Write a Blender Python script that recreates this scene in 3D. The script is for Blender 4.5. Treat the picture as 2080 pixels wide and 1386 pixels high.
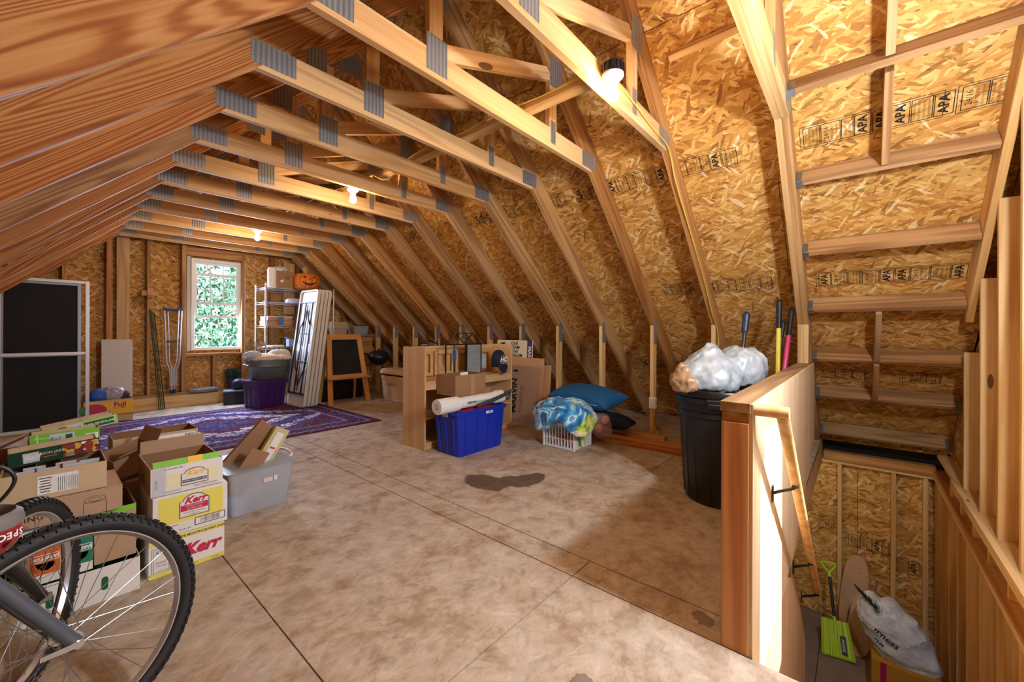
import bpy, bmesh, math, random
from mathutils import Vector, Matrix, noise, Euler
random.seed(7)
for o in list(bpy.data.objects): bpy.data.objects.remove(o)
SC = bpy.context.scene
COL = SC.collection
R = math.radians

# ------------------------------------------------------------------ camera
cam_d = bpy.data.cameras.new('camera'); cam = bpy.data.objects.new('camera', cam_d); COL.objects.link(cam)
cam_d.sensor_width = 36; cam_d.lens = 820.42/2080*36; cam_d.shift_y = -20/2080; cam_d.clip_start = .02; cam_d.clip_end = 200
YAW = R(49.387)
cam.matrix_world = Matrix.Translation((0, 0, 1.2)) @ Euler((R(90), 0, -YAW)).to_matrix().to_4x4() @ Matrix.Rotation(.0043, 4, 'Z')
SC.camera = cam

# ------------------------------------------------------------------ exposure, sky, sun, window daylight
SC.view_settings.view_transform = 'Standard'; SC.view_settings.look = 'None'
SC.view_settings.gamma = 1; SC.view_settings.use_curve_mapping = False
SC.view_settings.exposure = 0.15
W = bpy.data.worlds.new('sky'); SC.world = W; W.use_nodes = True
wn = W.node_tree; wn.nodes.clear()
wo = wn.nodes.new('ShaderNodeOutputWorld'); wb = wn.nodes.new('ShaderNodeBackground')
sk = wn.nodes.new('ShaderNodeTexSky'); sk.sky_type = 'NISHITA'; sk.sun_disc = False; sk.sun_elevation = R(50); sk.sun_rotation = R(170)
wn.links.new(sk.outputs[0], wb.inputs[0]); wn.links.new(wb.outputs[0], wo.inputs[0]); wb.inputs[1].default_value = .33
def light(name, kind, loc, aim, energy, color, **kw):
    d = bpy.data.lights.new(name, kind); d.energy = energy; d.color = color
    for k, v in kw.items(): setattr(d, k, v)
    o = bpy.data.objects.new(name, d); COL.objects.link(o); o.location = loc
    o.rotation_euler = (Vector(aim)).to_track_quat('-Z', 'Y').to_euler()
    return o
light('sun', 'SUN', (2, -6, 9), (.24, 1, -1.50), 22.0, (1, .93, .82), angle=R(.6))
DAY = (.80, .89, 1)
# daylight entering by the window in the near gable (behind the camera) and by the far window
light('near_window_daylight', 'AREA', (1.92, -.655, 1.75), (0, 1, -.12), 30, DAY, shape='RECTANGLE', size=.5, size_y=1.1)
light('far_window_daylight', 'AREA', (1.93, 8.10, 1.62), (0, -1, -.25), 75, (.60, .72, 1), shape='RECTANGLE', size=.55, size_y=1.3)
LAMP = (1, .62, .30)

# ------------------------------------------------------------------ colour + node helpers
def L(h):
    c = [int(h[i:i+2], 16)/255 for i in (0, 2, 4)]
    return tuple((x/12.92 if x <= .04045 else ((x+.055)/1.055)**2.4) for x in c) + (1,)
class NT:
    def __init__(s, name):
        s.m = bpy.data.materials.new(name); s.m.use_nodes = True; s.t = s.m.node_tree
        s.b = s.t.nodes['Principled BSDF']; s.out = s.t.nodes['Material Output']
    def n(s, ty, ins=None, **kw):
        x = s.t.nodes.new('ShaderNode'+ty)
        for k, v in kw.items(): setattr(x, k, v)
        for k, v in (ins or {}).items():
            if isinstance(v, bpy.types.NodeSocket): s.t.links.new(v, x.inputs[k])
            else: x.inputs[k].default_value = v
        return x
    def math(s, op, a, b=0, c=None):
        ins = {0: a, 1: b}
        if c is not None: ins[2] = c
        return s.n('Math', ins, operation=op).outputs[0]
    def ramp(s, f, stops, interp='LINEAR'):
        r = s.n('ValToRGB', {0: f}); cr = r.color_ramp; cr.interpolation = interp
        while len(cr.elements) < len(stops): cr.elements.new(.5)
        for e, (p, c) in zip(cr.elements, stops):
            e.position = p; e.color = c if len(c) == 4 else tuple(c)+(1,)
        return r.outputs[0]
    def mix(s, f, a, b, bl='MIX'):
        m = s.n('Mix', {0: f, 6: a, 7: b}, data_type='RGBA', blend_type=bl); return m.outputs[2]
    def map(s, v, loc=(0,0,0), rot=(0,0,0), scale=(1,1,1)):
        return s.n('Mapping', {0: v, 1: loc, 2: rot, 3: scale}).outputs[0]
    def noise(s, v, scale=5, detail=3, rough=.5, dist=0):
        return s.n('TexNoise', {'Vector': v, 'Scale': scale, 'Detail': detail, 'Roughness': rough, 'Distortion': dist}).outputs[0]
    def col(s, c): 
        s.t.links.new(c, s.b.inputs['Base Color']) if isinstance(c, bpy.types.NodeSocket) else setattr(s.b.inputs['Base Color'], 'default_value', c)
    def set(s, **kw):
        for k, v in kw.items():
            i = s.b.inputs[{'rough': 'Roughness', 'metal': 'Metallic', 'spec': 'Specular IOR Level', 'coat': 'Coat Weight', 'alpha': 'Alpha', 'trans': 'Transmission Weight', 'ior': 'IOR', 'sheen': 'Sheen Weight'}[k]]
            if isinstance(v, bpy.types.NodeSocket): s.t.links.new(v, i)
            else: i.default_value = v
        return s
    def bump(s, h, st=.3, d=.01):
        b = s.n('Bump', {'Height': h, 'Strength': st, 'Distance': d}); s.t.links.new(b.outputs[0], s.b.inputs['Normal'])
def objc(t):
    tc = t.n('TexCoord'); return tc.outputs['Object']
def rndv(t, v, k=37.0):
    oi = t.n('ObjectInfo'); c = t.n('CombineXYZ', {0: t.math('MULTIPLY', oi.outputs['Random'], k), 1: t.math('MULTIPLY', oi.outputs['Random'], k*1.7), 2: t.math('MULTIPLY', oi.outputs['Random'], k*.6)})
    a = t.n('VectorMath', {0: v, 1: c.outputs[0]}, operation='ADD'); return a.outputs[0], oi.outputs['Random']
def plain(name, c, rough=.6, metal=0, var=.0, **kw):
    t = NT(name); t.set(rough=rough, metal=metal, **kw)
    c = L(c) if isinstance(c, str) else c
    if var:
        v = objc(t); f = t.noise(v, 6, 4, .6); d = tuple(x*(1-var) for x in c[:3])+(1,); t.col(t.ramp(f, [(.3, d), (.7, c)]))
        t.bump(t.noise(v, 60, 3), .12, .004)
    else: t.col(c)
    return t.m
def wood(name, lo, mid, hi, rings=9.0, contrast=.5, knots=True, vary=.16, rough=.62):
    """sawn timber, the grain runs along the board's own x axis"""
    t = NT(name); v0 = objc(t); v, rnd = rndv(t, v0)
    m = t.map(v, scale=(.24, 4.4, 4.4)); big = t.noise(m, 1.0, 2, .45, .12)
    fine = t.noise(t.map(v, scale=(1.6, 95, 95)), 1, 4, .6)
    s = t.math('SINE', t.math('MULTIPLY', big, rings*6.283)); s = t.math('MULTIPLY_ADD', s, .5, .5); s = t.math('POWER', s, 1.6)
    s = t.math('MULTIPLY', s, contrast); f = t.math('ADD', s, t.math('MULTIPLY', fine, .62)); f = t.math('ADD', f, t.math('MULTIPLY_ADD', big, .5, -.28))
    c = t.ramp(f, [(.15, hi), (.5, mid), (.95, lo)])
    if knots:
        vo = t.n('TexVoronoi', {'Vector': t.map(v, scale=(2.2, 7.5, 7.5)), 'Scale': 1.0, 'Randomness': 1.0}); 
        k = t.math('LESS_THAN', vo.outputs['Distance'], t.math('MULTIPLY', t.math('POWER', t.n('SeparateColor', {0: vo.outputs['Color']}).outputs[0], 9), .15))
        c = t.mix(t.math('MULTIPLY', k, .82), c, L('4a2a14'))
    hs = t.n('HueSaturation', {'Hue': t.math('MULTIPLY_ADD', rnd, -.012, .506), 'Saturation': t.math('MULTIPLY_ADD', rnd, .16, .92), 'Value': t.math('MULTIPLY_ADD', t.math('FRACT', t.math('MULTIPLY', rnd, 7.3)), vary*2, 1-vary), 'Color': c})
    t.col(hs.outputs[0]); t.set(rough=rough, spec=.3); t.bump(fine, .12, .002)
    return t.m
def osb(name, cols, dirt=None, rough=.75, sx=13, sy=56):
    """oriented strand board in the sheet's own xy plane"""
    t = NT(name); v = objc(t)
    wob = t.n('TexNoise', {'Vector': v, 'Scale': 5.0, 'Detail': 2.0}).outputs[1]
    wv = t.n('VectorMath', {0: t.n('VectorMath', {0: wob, 1: (.5, .5, .5)}, operation='SUBTRACT').outputs[0], 3: .05}, operation='SCALE').outputs[0]
    vv = t.n('VectorMath', {0: v, 1: wv}, operation='ADD').outputs[0]; vz = t.map(vv, rot=(0, 0, R(9)))
    lay = []
    for i, (a, k) in enumerate(((4, 1), (-32, .95), (28, .85), (68, .8))):
        mp = t.map(t.map(vv, rot=(0, 0, R(a))), loc=(i*3.1, i*1.7, 0), scale=(sx*k, sy*k, 1)); mp = t.n('VectorMath', {0: mp, 1: (1, 1, 0)}, operation='MULTIPLY').outputs[0]
        vo = t.n('TexVoronoi', {'Vector': mp, 'Scale': 1.0}); lay.append(t.n('SeparateColor', {0: vo.outputs['Color']}))
    f = lay[0].outputs[0]
    for i, th in ((1, .58), (2, .70), (3, .90)):
        k = t.math('GREATER_THAN', lay[i].outputs[1], th)
        f = t.n('Mix', {0: k, 2: f, 3: lay[i].outputs[0]}).outputs[0]
    fib = t.noise(t.map(vv, scale=(10, 150, 1)), 1, 3, .6)
    g = t.math('ADD', t.math('MULTIPLY', f, .8), t.math('MULTIPLY_ADD', fib, .4, -.1))
    big = t.noise(v, 1.6, 3, .5); g = t.math('ADD', g, t.math('MULTIPLY_ADD', big, .36, -.18))
    c = t.ramp(g, [(0, cols[0]), (.24, cols[1]), (.68, cols[2]), (1, cols[3])])
    fl = t.n('TexVoronoi', {'Vector': t.map(v, scale=(22, 60, 1)), 'Scale': 1.0}); fs = t.n('SeparateColor', {0: fl.outputs['Color']})
    spot = t.math('MULTIPLY', t.math('LESS_THAN', fl.outputs['Distance'], .22), t.math('GREATER_THAN', fs.outputs[2], .965))
    c = t.mix(t.math('MULTIPLY', spot, .7), c, L('3c2410'))
    for a_, q_ in ((55, .972), (-48, .978)):
        cv = t.n('TexVoronoi', {'Vector': t.n('VectorMath', {0: t.map(t.map(vv, rot=(0, 0, R(a_))), loc=(a_*.1, 3, 0), scale=(12, 50, 1)), 1: (1, 1, 0)}, operation='MULTIPLY').outputs[0], 'Scale': 1.0}); cs_ = t.n('SeparateColor', {0: cv.outputs['Color']})
        c = t.mix(t.math('MULTIPLY', t.math('GREATER_THAN', cs_.outputs[1], q_), .5), c, cols[4])
    if dirt: c = dirt(t, v, c)
    t.col(c); t.set(rough=rough, spec=.35); t.bump(g, .25, .003)
    return t.m
# ------------------------------------------------------------------ mesh helpers
class MB:
    def __init__(s): s.v = []; s.f = []; s.mi = []; s.cur = 0
    def add(s, vs, fs, M=None):
        b = len(s.v); s.v += [tuple(M @ Vector(v)) if M else tuple(v) for v in vs]
        for f in fs: s.f.append([b+i for i in f]); s.mi.append(s.cur)
        return s
    def box(s, c, d, M=None, rz=0):
        x, y, z = d[0]/2, d[1]/2, d[2]/2
        vs = [(-x,-y,-z),(x,-y,-z),(x,y,-z),(-x,y,-z),(-x,-y,z),(x,-y,z),(x,y,z),(-x,y,z)]
        T = Matrix.Translation(c) @ Matrix.Rotation(rz, 4, 'Z')
        if M: T = M @ T
        return s.add(vs, [(0,3,2,1),(4,5,6,7),(0,1,5,4),(1,2,6,5),(2,3,7,6),(3,0,4,7)], T)
    def bx(s, x0, x1, y0, y1, z0, z1, M=None): return s.box(((x0+x1)/2, (y0+y1)/2, (z0+z1)/2), (abs(x1-x0), abs(y1-y0), abs(z1-z0)), M)
    def prism(s, poly, a0, a1, ax='y', M=None):
        """poly: 2D outline; extruded along ax from a0 to a1"""
        n = len(poly); mk = {'y': lambda p, a: (p[0], a, p[1]), 'z': lambda p, a: (p[0], p[1], a), 'x': lambda p, a: (a, p[0], p[1])}[ax]
        vs = [mk(p, a0) for p in poly]+[mk(p, a1) for p in poly]
        fs = [list(range(n)), list(range(2*n-1, n-1, -1))]+[(i, n+i, n+(i+1) % n, (i+1) % n) for i in range(n)]
        return s.add(vs, fs, M)
    def lathe(s, prof, n=24, M=None, sx=1, sy=1, caps=True):
        vs = []; fs = []
        for r, z in prof:
            for i in range(n):
                a = 2*math.pi*i/n; vs.append((r*math.cos(a)*sx, r*math.sin(a)*sy, z))
        for j in range(len(prof)-1):
            for i in range(n): k = (i+1) % n; fs.append((j*n+i, j*n+k, (j+1)*n+k, (j+1)*n+i))
        if caps:
            if prof[0][0] > 1e-5: fs.append(list(range(n-1, -1, -1)))
            if prof[-1][0] > 1e-5: fs.append([(len(prof)-1)*n+i for i in range(n)])
        return s.add(vs, fs, M)
    def tube(s, pts, r, n=8, closed=False, M=None, r1=None):
        pts = [Vector(p) for p in pts]; m = len(pts); vs = []; fs = []; up = None
        for i, p in enumerate(pts):
            a = pts[(i-1) % m] if (closed or i > 0) else p; b = pts[(i+1) % m] if (closed or i < m-1) else p
            t = (b-a).normalized()
            if up is None: up = t.orthogonal().normalized()
            up = (up - t*up.dot(t)); up = up.normalized() if up.length > 1e-6 else t.orthogonal().normalized()
            w = t.cross(up); rr = r if r1 is None else r+(r1-r)*i/(m-1)
            for k in range(n):
                an = 2*math.pi*k/n; vs.append(p+up*(rr*math.cos(an))+w*(rr*math.sin(an)))
        for i in range(m if closed else m-1):
            j = (i+1) % m
            for k in range(n): l = (k+1) % n; fs.append((i*n+k, i*n+l, j*n+l, j*n+k))
        if not closed: fs.append(list(range(n-1, -1, -1))); fs.append([(m-1)*n+k for k in range(n)])
        return s.add(vs, fs, M)
    def grid(s, fn, nu, nv, cu=False, cv=False, M=None):
        vs = [fn(i/(nu if cu else nu-1), j/(nv if cv else nv-1)) for i in range(nu) for j in range(nv)]; fs = []
        for i in range(nu if cu else nu-1):
            for j in range(nv if cv else nv-1):
                a, b = (i+1) % nu, (j+1) % nv; fs.append((i*nv+j, a*nv+j, a*nv+b, i*nv+b))
        return s.add(vs, fs, M)
    def mesh(s, name, fix=True):
        me = bpy.data.meshes.new(name); me.from_pydata([tuple(v) for v in s.v], [], s.f)
        if any(s.mi): me.polygons.foreach_set('material_index', s.mi)
        if fix:
            b = bmesh.new(); b.from_mesh(me); bmesh.ops.recalc_face_normals(b, faces=b.faces); b.to_mesh(me); b.free()
        me.update(); return me
def smooth(me, ang=40):
    me.polygons.foreach_set('use_smooth', [True]*len(me.polygons))
    try: me.set_sharp_from_angle(angle=R(ang))
    except Exception: pass
def place(name, me, mats, parent=None, loc=None, M=None):
    o = bpy.data.objects.new(name, me); COL.objects.link(o)
    for m in (mats if isinstance(mats, (list, tuple)) else [mats]):
        if m: me.materials.append(m)
    if parent: o.parent = parent
    if M is not None: o.matrix_local = M
    elif loc is not None: o.location = loc
    return o
def obj(name, mb, mats, parent=None, sm=None, bev=0, loc=None, M=None, fix=True):
    me = mb.mesh(name, fix)
    if sm: smooth(me, sm)
    o = place(name, me, mats, parent, loc, M)
    if bev:
        b = o.modifiers.new('bevel', 'BEVEL'); b.width = bev; b.segments = 2; b.limit_method = 'ANGLE'; b.angle_limit = R(35)
    return o
def tag(o, label, cat, group=None):
    o['label'] = label; o['category'] = cat
    if group: o['group'] = group
    return o
def thing(name, label, cat, loc=(0,0,0), rz=0, group=None, M=None):
    o = bpy.data.objects.new(name, None); COL.objects.link(o); o.empty_display_size = .05
    if M is not None: o.matrix_world = M
    else: o.location = loc; o.rotation_euler = (0, 0, rz)
    return tag(o, label, cat, group)
def struct(o): o['kind'] = 'structure'; return o
def dup(root, loc=None, label=None, M=None, group=None):
    r = root.copy(); COL.objects.link(r)
    if loc is not None: r.location = loc
    if M is not None: r.matrix_world = M
    if label: r['label'] = label
    if group: r['group'] = group
    def rec(src, dst):
        for ch in list(src.children):
            c = ch.copy(); COL.objects.link(c); c.parent = dst; rec(ch, c)
    rec(root, r)
    return r
def board(name, p0, p1, w, t, mat, parent=None, side=(0, 1, 0), c0=0, c1=0, bev=.002, lab=None):
    """sawn board: length p0-p1 (centre line), width w, thickness t along 'side'; c0/c1 skew the two ends; local x = length"""
    p0, p1 = Vector(p0), Vector(p1); x = (p1-p0); ln = x.length; x.normalize(); y = Vector(side); y = (y-x*y.dot(x)).normalized(); z = x.cross(y)
    vs = []
    for sx in (-1, 1):
        for sy in (-1, 1):
            for sz in (-1, 1): vs.append((sx*ln/2+(c0 if sx < 0 else c1)*sz, sy*t/2, sz*w/2))
    mb = MB().add(vs, [(0,1,3,2),(4,6,7,5),(0,4,5,1),(2,3,7,6),(0,2,6,4),(1,5,7,3)])
    M = Matrix((x, y, z)).transposed().to_4x4(); M.translation = (p0+p1)/2
    return obj(name, mb, mat, parent, bev=bev, M=M)
def planepoly(name, poly, mat, parent, y, t, bev=.0015):
    """board cut to an outline in the XZ plane at depth y..y+t; grain along x"""
    cx = sum(p[0] for p in poly)/len(poly); cz = sum(p[1] for p in poly)/len(poly)
    return obj(name, MB().prism([(p[0]-cx, p[1]-cz) for p in poly], 0, t), mat, parent, bev=bev, loc=(cx, y, cz))
_font = {}
def text_mb(body, size, align='CENTER', shear=0, bold=0, sp=1, ital=False):
    d = bpy.data.curves.new('t', 'FONT'); d.body = body; d.size = size; d.align_x = align; d.align_y = 'CENTER'; d.shear = shear; d.offset = bold; d.space_character = sp; d.resolution_u = 2
    o = bpy.data.objects.new('t', d); me = o.to_mesh()
    vs = [tuple(v.co) for v in me.vertices]; fs = [tuple(p.vertices) for p in me.polygons]
    o.to_mesh_clear(); bpy.data.objects.remove(o); bpy.data.curves.remove(d)
    return vs, fs
def frame(o, x, up):
    """matrix: local x -> x, local y -> up (for prints on a face)"""
    x = Vector(x).normalized(); up = Vector(up); up = (up-x*up.dot(x)).normalized(); M = Matrix((x, up, x.cross(up))).transposed().to_4x4(); M.translation = o; return M
class Print:
    """flat printing (labels, letters) standing half a millimetre off a face; several inks, one mesh"""
    def __init__(s): s.mb = MB(); s.mats = []
    def ink(s, m):
        if m not in s.mats: s.mats.append(m)
        s.mb.cur = s.mats.index(m); return s
    def rect(s, x, y, w, h, m, z=.0005, rot=0):
        s.ink(m); c, sn = math.cos(rot), math.sin(rot); q = [(-w/2,-h/2),(w/2,-h/2),(w/2,h/2),(-w/2,h/2)]
        s.mb.add([(x+a*c-b*sn, y+a*sn+b*c, z) for a, b in q], [(0,1,2,3)]); return s
    def poly(s, pts, m, z=.0005): s.ink(m); s.mb.add([(a, b, z) for a, b in pts], [list(range(len(pts)))]); return s
    def text(s, body, x, y, size, m, z=.0009, rot=0, **kw):
        s.ink(m); vs, fs = text_mb(body, size, **kw); s.mb.add(vs, fs, Matrix.Translation((x, y, z)) @ Matrix.Rotation(rot, 4, 'Z')); return s
    def line(s, x0, y0, x1, y1, w, m, z=.0008):
        ln = math.hypot(x1-x0, y1-y0); return s.rect((x0+x1)/2, (y0+y1)/2, ln, w, m, z, math.atan2(y1-y0, x1-x0))
    def box(s, x, y, w, h, lw, m, z=.0008):
        for a in ((x-w/2, y-h/2, x+w/2, y-h/2), (x-w/2, y+h/2, x+w/2, y+h/2), (x-w/2, y-h/2, x-w/2, y+h/2), (x+w/2, y-h/2, x+w/2, y+h/2)): s.line(*a, lw, m, z)
        return s
    def bars(s, x, y, w, h, m, n=22, seed=1):
        rn = random.Random(seed); px = x-w/2
        for i in range(n):
            a = rn.uniform(.3, 1)*w/n; s.rect(px+a/2, y, a*.7, h, m, .0008); px += w/n
        return s
    def done(s, name, M, parent=None): return obj(name, s.mb, s.mats, parent, M=M, fix=False)
def crumple(me, amp, fr, seed=0, ridged=True):
    me.update(); ns = [v.normal.copy() for v in me.vertices]
    for v, n in zip(me.vertices, ns):
        p = v.co*fr+Vector((seed*7.1, seed*3.3, seed)); q = noise.noise(p); q2 = noise.noise(p*2.3+Vector((5, 5, 5)))
        d = (1-abs(q)*2.4)*.6+(1-abs(q2)*2.4)*.35 if ridged else q+q2*.5
        v.co += n*(amp*d)
    me.update()
def blob(rx, ry, rz, nu=40, nv=26, flat=0, sq=1.0):
    def fn(u, v):
        a = u*2*math.pi; b = (v-.5)*math.pi*.998; f = lambda x: math.copysign(abs(x)**sq, x)
        z = rz*f(math.sin(b)); z = max(z, -rz*(1-flat))
        return (rx*f(math.cos(b))*f(math.cos(a)), ry*f(math.cos(b))*f(math.sin(a)), z)
    return MB().grid(fn, nu, nv, cu=True)
def catmull(pts, n=6):
    pts = [Vector(p) for p in pts]; P = [pts[0]*2-pts[1]]+pts+[pts[-1]*2-pts[-2]]; out = []
    for i in range(1, len(P)-2):
        for k in range(n):
            t = k/n; a, b, c, d = P[i-1], P[i], P[i+1], P[i+2]
            out.append(.5*((2*b)+(c-a)*t+(2*a-5*b+4*c-d)*t*t+(3*b-a-3*c+d)*t**3))
    return out+[pts[-1]]
# ------------------------------------------------------------------ materials
M_RAFT = wood('red_pine', L('744222'), L('a76b3d'), L('c69560'), rings=46, contrast=.44, vary=.14)
M_TIE = wood('spruce', L('a07040'), L('c89a66'), L('ddb888'), rings=9, contrast=.28, vary=.10)
M_STUD = wood('stud_fir', L('a8773f'), L('cba066'), L('dfbd88'), rings=8, contrast=.3, vary=.10)
M_FIR = wood('weathered_fir', L('6f4a2a'), L('9d7044'), L('bf9562'), rings=8, contrast=.32, vary=.2)
M_PURL = wood('purlin_fir', L('6a482c'), L('97704a'), L('b58f64'), rings=9, contrast=.35, vary=.14)
M_REDFIR = wood('redwood_fir', L('915630'), L('b97d4e'), L('cf9a66'), rings=13, contrast=.4, vary=.05)
M_SHELF = wood('shelf_pine', L('b98d58'), L('cfa571'), L('dcb884'), rings=5, contrast=.25, vary=.03)
M_EASEL = wood('easel_pine', L('b98047'), L('d39a5a'), L('e0ae70'), rings=5, contrast=.25, vary=.03)
M_DECK = plain('bare_plywood', 'c9a07a', .6, var=.06)
M_OSB = osb('osb_sheathing', [L('764a1e'), L('b07a38'), L('cf9f55'), L('e3c080'), L('f4e4bc')])
def floor_dirt(t, v, c):
    worn = t.noise(v, 1.1, 4, .6); fine = t.noise(v, 9, 5, .65)
    grey = t.ramp(fine, [(.28, L('94897b')), (.48, L('c2b8aa')), (.72, L('ddd5c9'))])
    f = t.math('MULTIPLY_ADD', worn, .9, .22); f = t.n('Clamp', {0: f, 1: .45, 2: .9}).outputs[0]
    c = t.mix(f, c, grey)
    br = t.math('MULTIPLY', t.ramp(t.noise(v, 3.3, 5, .7, .4), [(.50, (0,0,0)), (.68, (1,1,1))]), .62)
    c = t.mix(br, c, L('866244'))
    bl = t.math('MULTIPLY', t.ramp(t.noise(t.map(v, loc=(4, 9, 0)), 2.1, 5, .7, .6), [(.60, (0,0,0)), (.70, (1,1,1))]), .4); c = t.mix(bl, c, L('6b5646'))
    # the oil stain: two lobes with a ragged edge
    w = t.math('MULTIPLY_ADD', t.noise(v, 14, 4, .7), .16, -.08)
    def lobe(x, y, a, b, r):
        m = t.map(v, loc=(-x, -y, 0)); m = t.map(m, rot=(0, 0, R(r)), scale=(1/a, 1/b, 0)); return t.math('ADD', t.n('VectorMath', {0: m}, operation='LENGTH').outputs[1], t.math('MULTIPLY', w, 4))
    s = t.math('MINIMUM', t.math('MINIMUM', lobe(2.30, 2.24, .14, .22, 0), lobe(2.56, 2.02, .20, .11, 40)), lobe(2.44, 2.12, .14, .11, 0))
    k = t.ramp(s, [(.9, (1,1,1)), (1.08, (0,0,0))])
    c = t.mix(t.math('MULTIPLY', k, .85), c, L('4b3424'))
    sp = t.n('TexVoronoi', {'Vector': v, 'Scale': 1.6}); ss = t.math('MULTIPLY', t.math('LESS_THAN', t.math('ADD', sp.outputs['Distance'], w), .07), .6)
    c = t.mix(ss, c, L('55402e'))
    return c
M_FLOOR = osb('floor_osb', [L('6e5236'), L('96744e'), L('b19068'), L('c8ad88'), L('d6c4a8')], dirt=floor_dirt, rough=.7)
M_PLY = wood('plywood_panel', L('b98b62'), L('d3ab85'), L('e3c6a4'), rings=3.5, contrast=.25, knots=False, vary=.02)
M_STEEL = plain('galvanised_steel', '8f949b', .42, .85, .12)
M_JOINT = plain('dark_gap', '1c140d', .9)
M_INK = plain('black_ink', '17120e', .8)
M_WHITE = plain('white_paint', 'eceef0', .4)
M_BLACK = plain('black_plastic', '14161a', .38)
M_DKGREY = plain('dark_grey_metal', '2c3036', .4, .6)
M_CHROME = plain('chrome', 'c9ccd2', .18, 1)
M_CARD = plain('cardboard', 'b6977a', .85, var=.08)
M_CARD2 = plain('brown_cardboard', 'a07a58', .85, var=.1)
M_CARDL = plain('pale_cardboard', 'c9b08c', .85, var=.05)
M_CARDIN = plain('cardboard_inside', '8f6a49', .9, var=.08)
M_PAPER = plain('white_paper', 'e8e8e6', .7)
M_GREEN = plain('bright_green_print', '7bc62f', .5)
M_DGREEN = plain('dark_green_print', '14613f', .5)
M_YEL = plain('pale_yellow_print', 'ebe07a', .5)
M_RED = plain('red_print', 'c81f4b', .5)
M_GOLD = plain('gold_yellow_print', 'f2c11e', .5)
M_NAVY = plain('navy_cloth', '131c38', .8, var=.2)
def gusset():
    t = NT('gusset_plate_steel'); v = objc(t)
    w = t.n('TexWave', {'Vector': t.map(v, rot=(R(90), 0, 0)), 'Scale': 13.0, 'Distortion': .6, 'Detail': 1.0}, wave_type='BANDS', bands_direction='X').outputs['Fac']
    w2 = t.n('TexWave', {'Vector': v, 'Scale': 46.0, 'Distortion': .3}, wave_type='BANDS', bands_direction='Z').outputs['Fac']
    k = t.math('MULTIPLY', t.math('GREATER_THAN', w, .52), t.math('GREATER_THAN', w2, .42))
    t.col(t.mix(t.math('MULTIPLY', k, .62), L('a6abb2'), L('3a3d42'))); t.set(rough=.4, metal=.65); t.bump(w, .4, .004); return t.m
M_GUS = gusset()

# ------------------------------------------------------------------ shell of the attic
SL = .932; RIDGE_X = 1.8175; APEX = 5.4995      # inner face of the roof boards: z = APEX - SL*x on the right, mirrored on the left
PH = math.atan(SL); CS, SN = math.cos(PH), math.sin(PH)
YN, YF = -.69, 8.2
def roofz(x): return APEX-SL*(x if x >= RIDGE_X else 2*RIDGE_X-x)
def undz(x): return roofz(x)-.2515
# floor: sheets of strand board, joints as 4 mm gaps over dark joists
def sheets(name, mat, xs, rows, t, parent=None, M=None, kind=True, g=.003, clip=None):
    mb = MB()
    for (x0, x1), ys in zip(zip(xs[:-1], xs[1:]), rows):
        for y0, y1 in zip(ys[:-1], ys[1:]): mb.bx(x0+g, x1-g, y0+g, y1-g, -t, 0)
    o = obj(name, mb, mat, parent, M=M)
    return struct(o) if kind else o
def runs(a, b, s0, st):
    r = [a]; y = s0
    while y < b:
        if y > a+.02: r.append(y)
        y += st
    return r+[b]
fx = [-2.0, -1.81, -.59, .63, 1.70]
fr = [runs(YN, YF, .1, 2.44), runs(YN, YF, 1.3, 2.44), runs(YN, YF, 0, 2.44), runs(YN, YF, 1.06, 2.44)]
sheets('floor', M_FLOOR, fx, fr, .018)
sheets('floor', M_FLOOR, [1.70, 1.87, 3.13, 4.35, 5.9], [[.31, 1.06, 3.5, 5.9, YF], [.31, 2.2, 4.64, 7.08, YF], [.31, 1.35, 3.8, 6.2, YF], [.31, 2.5, 4.9, 7.3, YF]], .018)
fj = MB().bx(-2.0, 1.70, YN, YF, -.25, -.0185).bx(1.70, 5.9, .31, YF, -.25, -.0185)
o = struct(obj('floor', fj, M_JOINT)); 
# roof boards, right slope (local x = world y, local y = up the slope)
def slope(name, right):
    xe = 5.95 if right else 2*RIDGE_X-5.95
    o0 = Vector((xe, 0, roofz(xe))); ax = Vector((0, 1, 0)); ay = Vector((-CS if right else CS, 0, SN)); az = ax.cross(ay)
    M = Matrix((ax, ay, az)).transposed().to_4x4(); M.translation = o0
    ln = abs(xe-RIDGE_X)/CS; inner = -1 if az.z > 0 else 1
    first = (5.95-5.22)/CS if right else .7
    v = [0, first, first+1.223, first+2.446, first+3.669, ln]; v = [a for a in v if a < ln-.01]+[ln]
    mb = MB()
    for i, (a, b) in enumerate(zip(v[:-1], v[1:])):
        off = [.44, 1.66][i % 2]
        ys = runs(YN, YF, off-2.44 if off-2.44 > YN else off, 2.44)
        for c, d in zip(ys[:-1], ys[1:]):
            z0, z1 = (0, .012) if inner < 0 else (-.012, 0)
            mb.bx(c+.002, d-.002, a+.002, b-.002, z0, z1)
    o = struct(obj(name, mb, M_OSB, M=M))
    k = MB().bx(YN-.3, YF+.3, -.3, ln+.02, *((.0125, .04) if inner < 0 else (-.04, -.0125)))
    struct(obj('ceiling', k, M_JOINT, M=M))
    return o, M, inner
roofR, MR, inR = slope('ceiling', True)
roofL, ML, inL = slope('ceiling', False)
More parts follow.
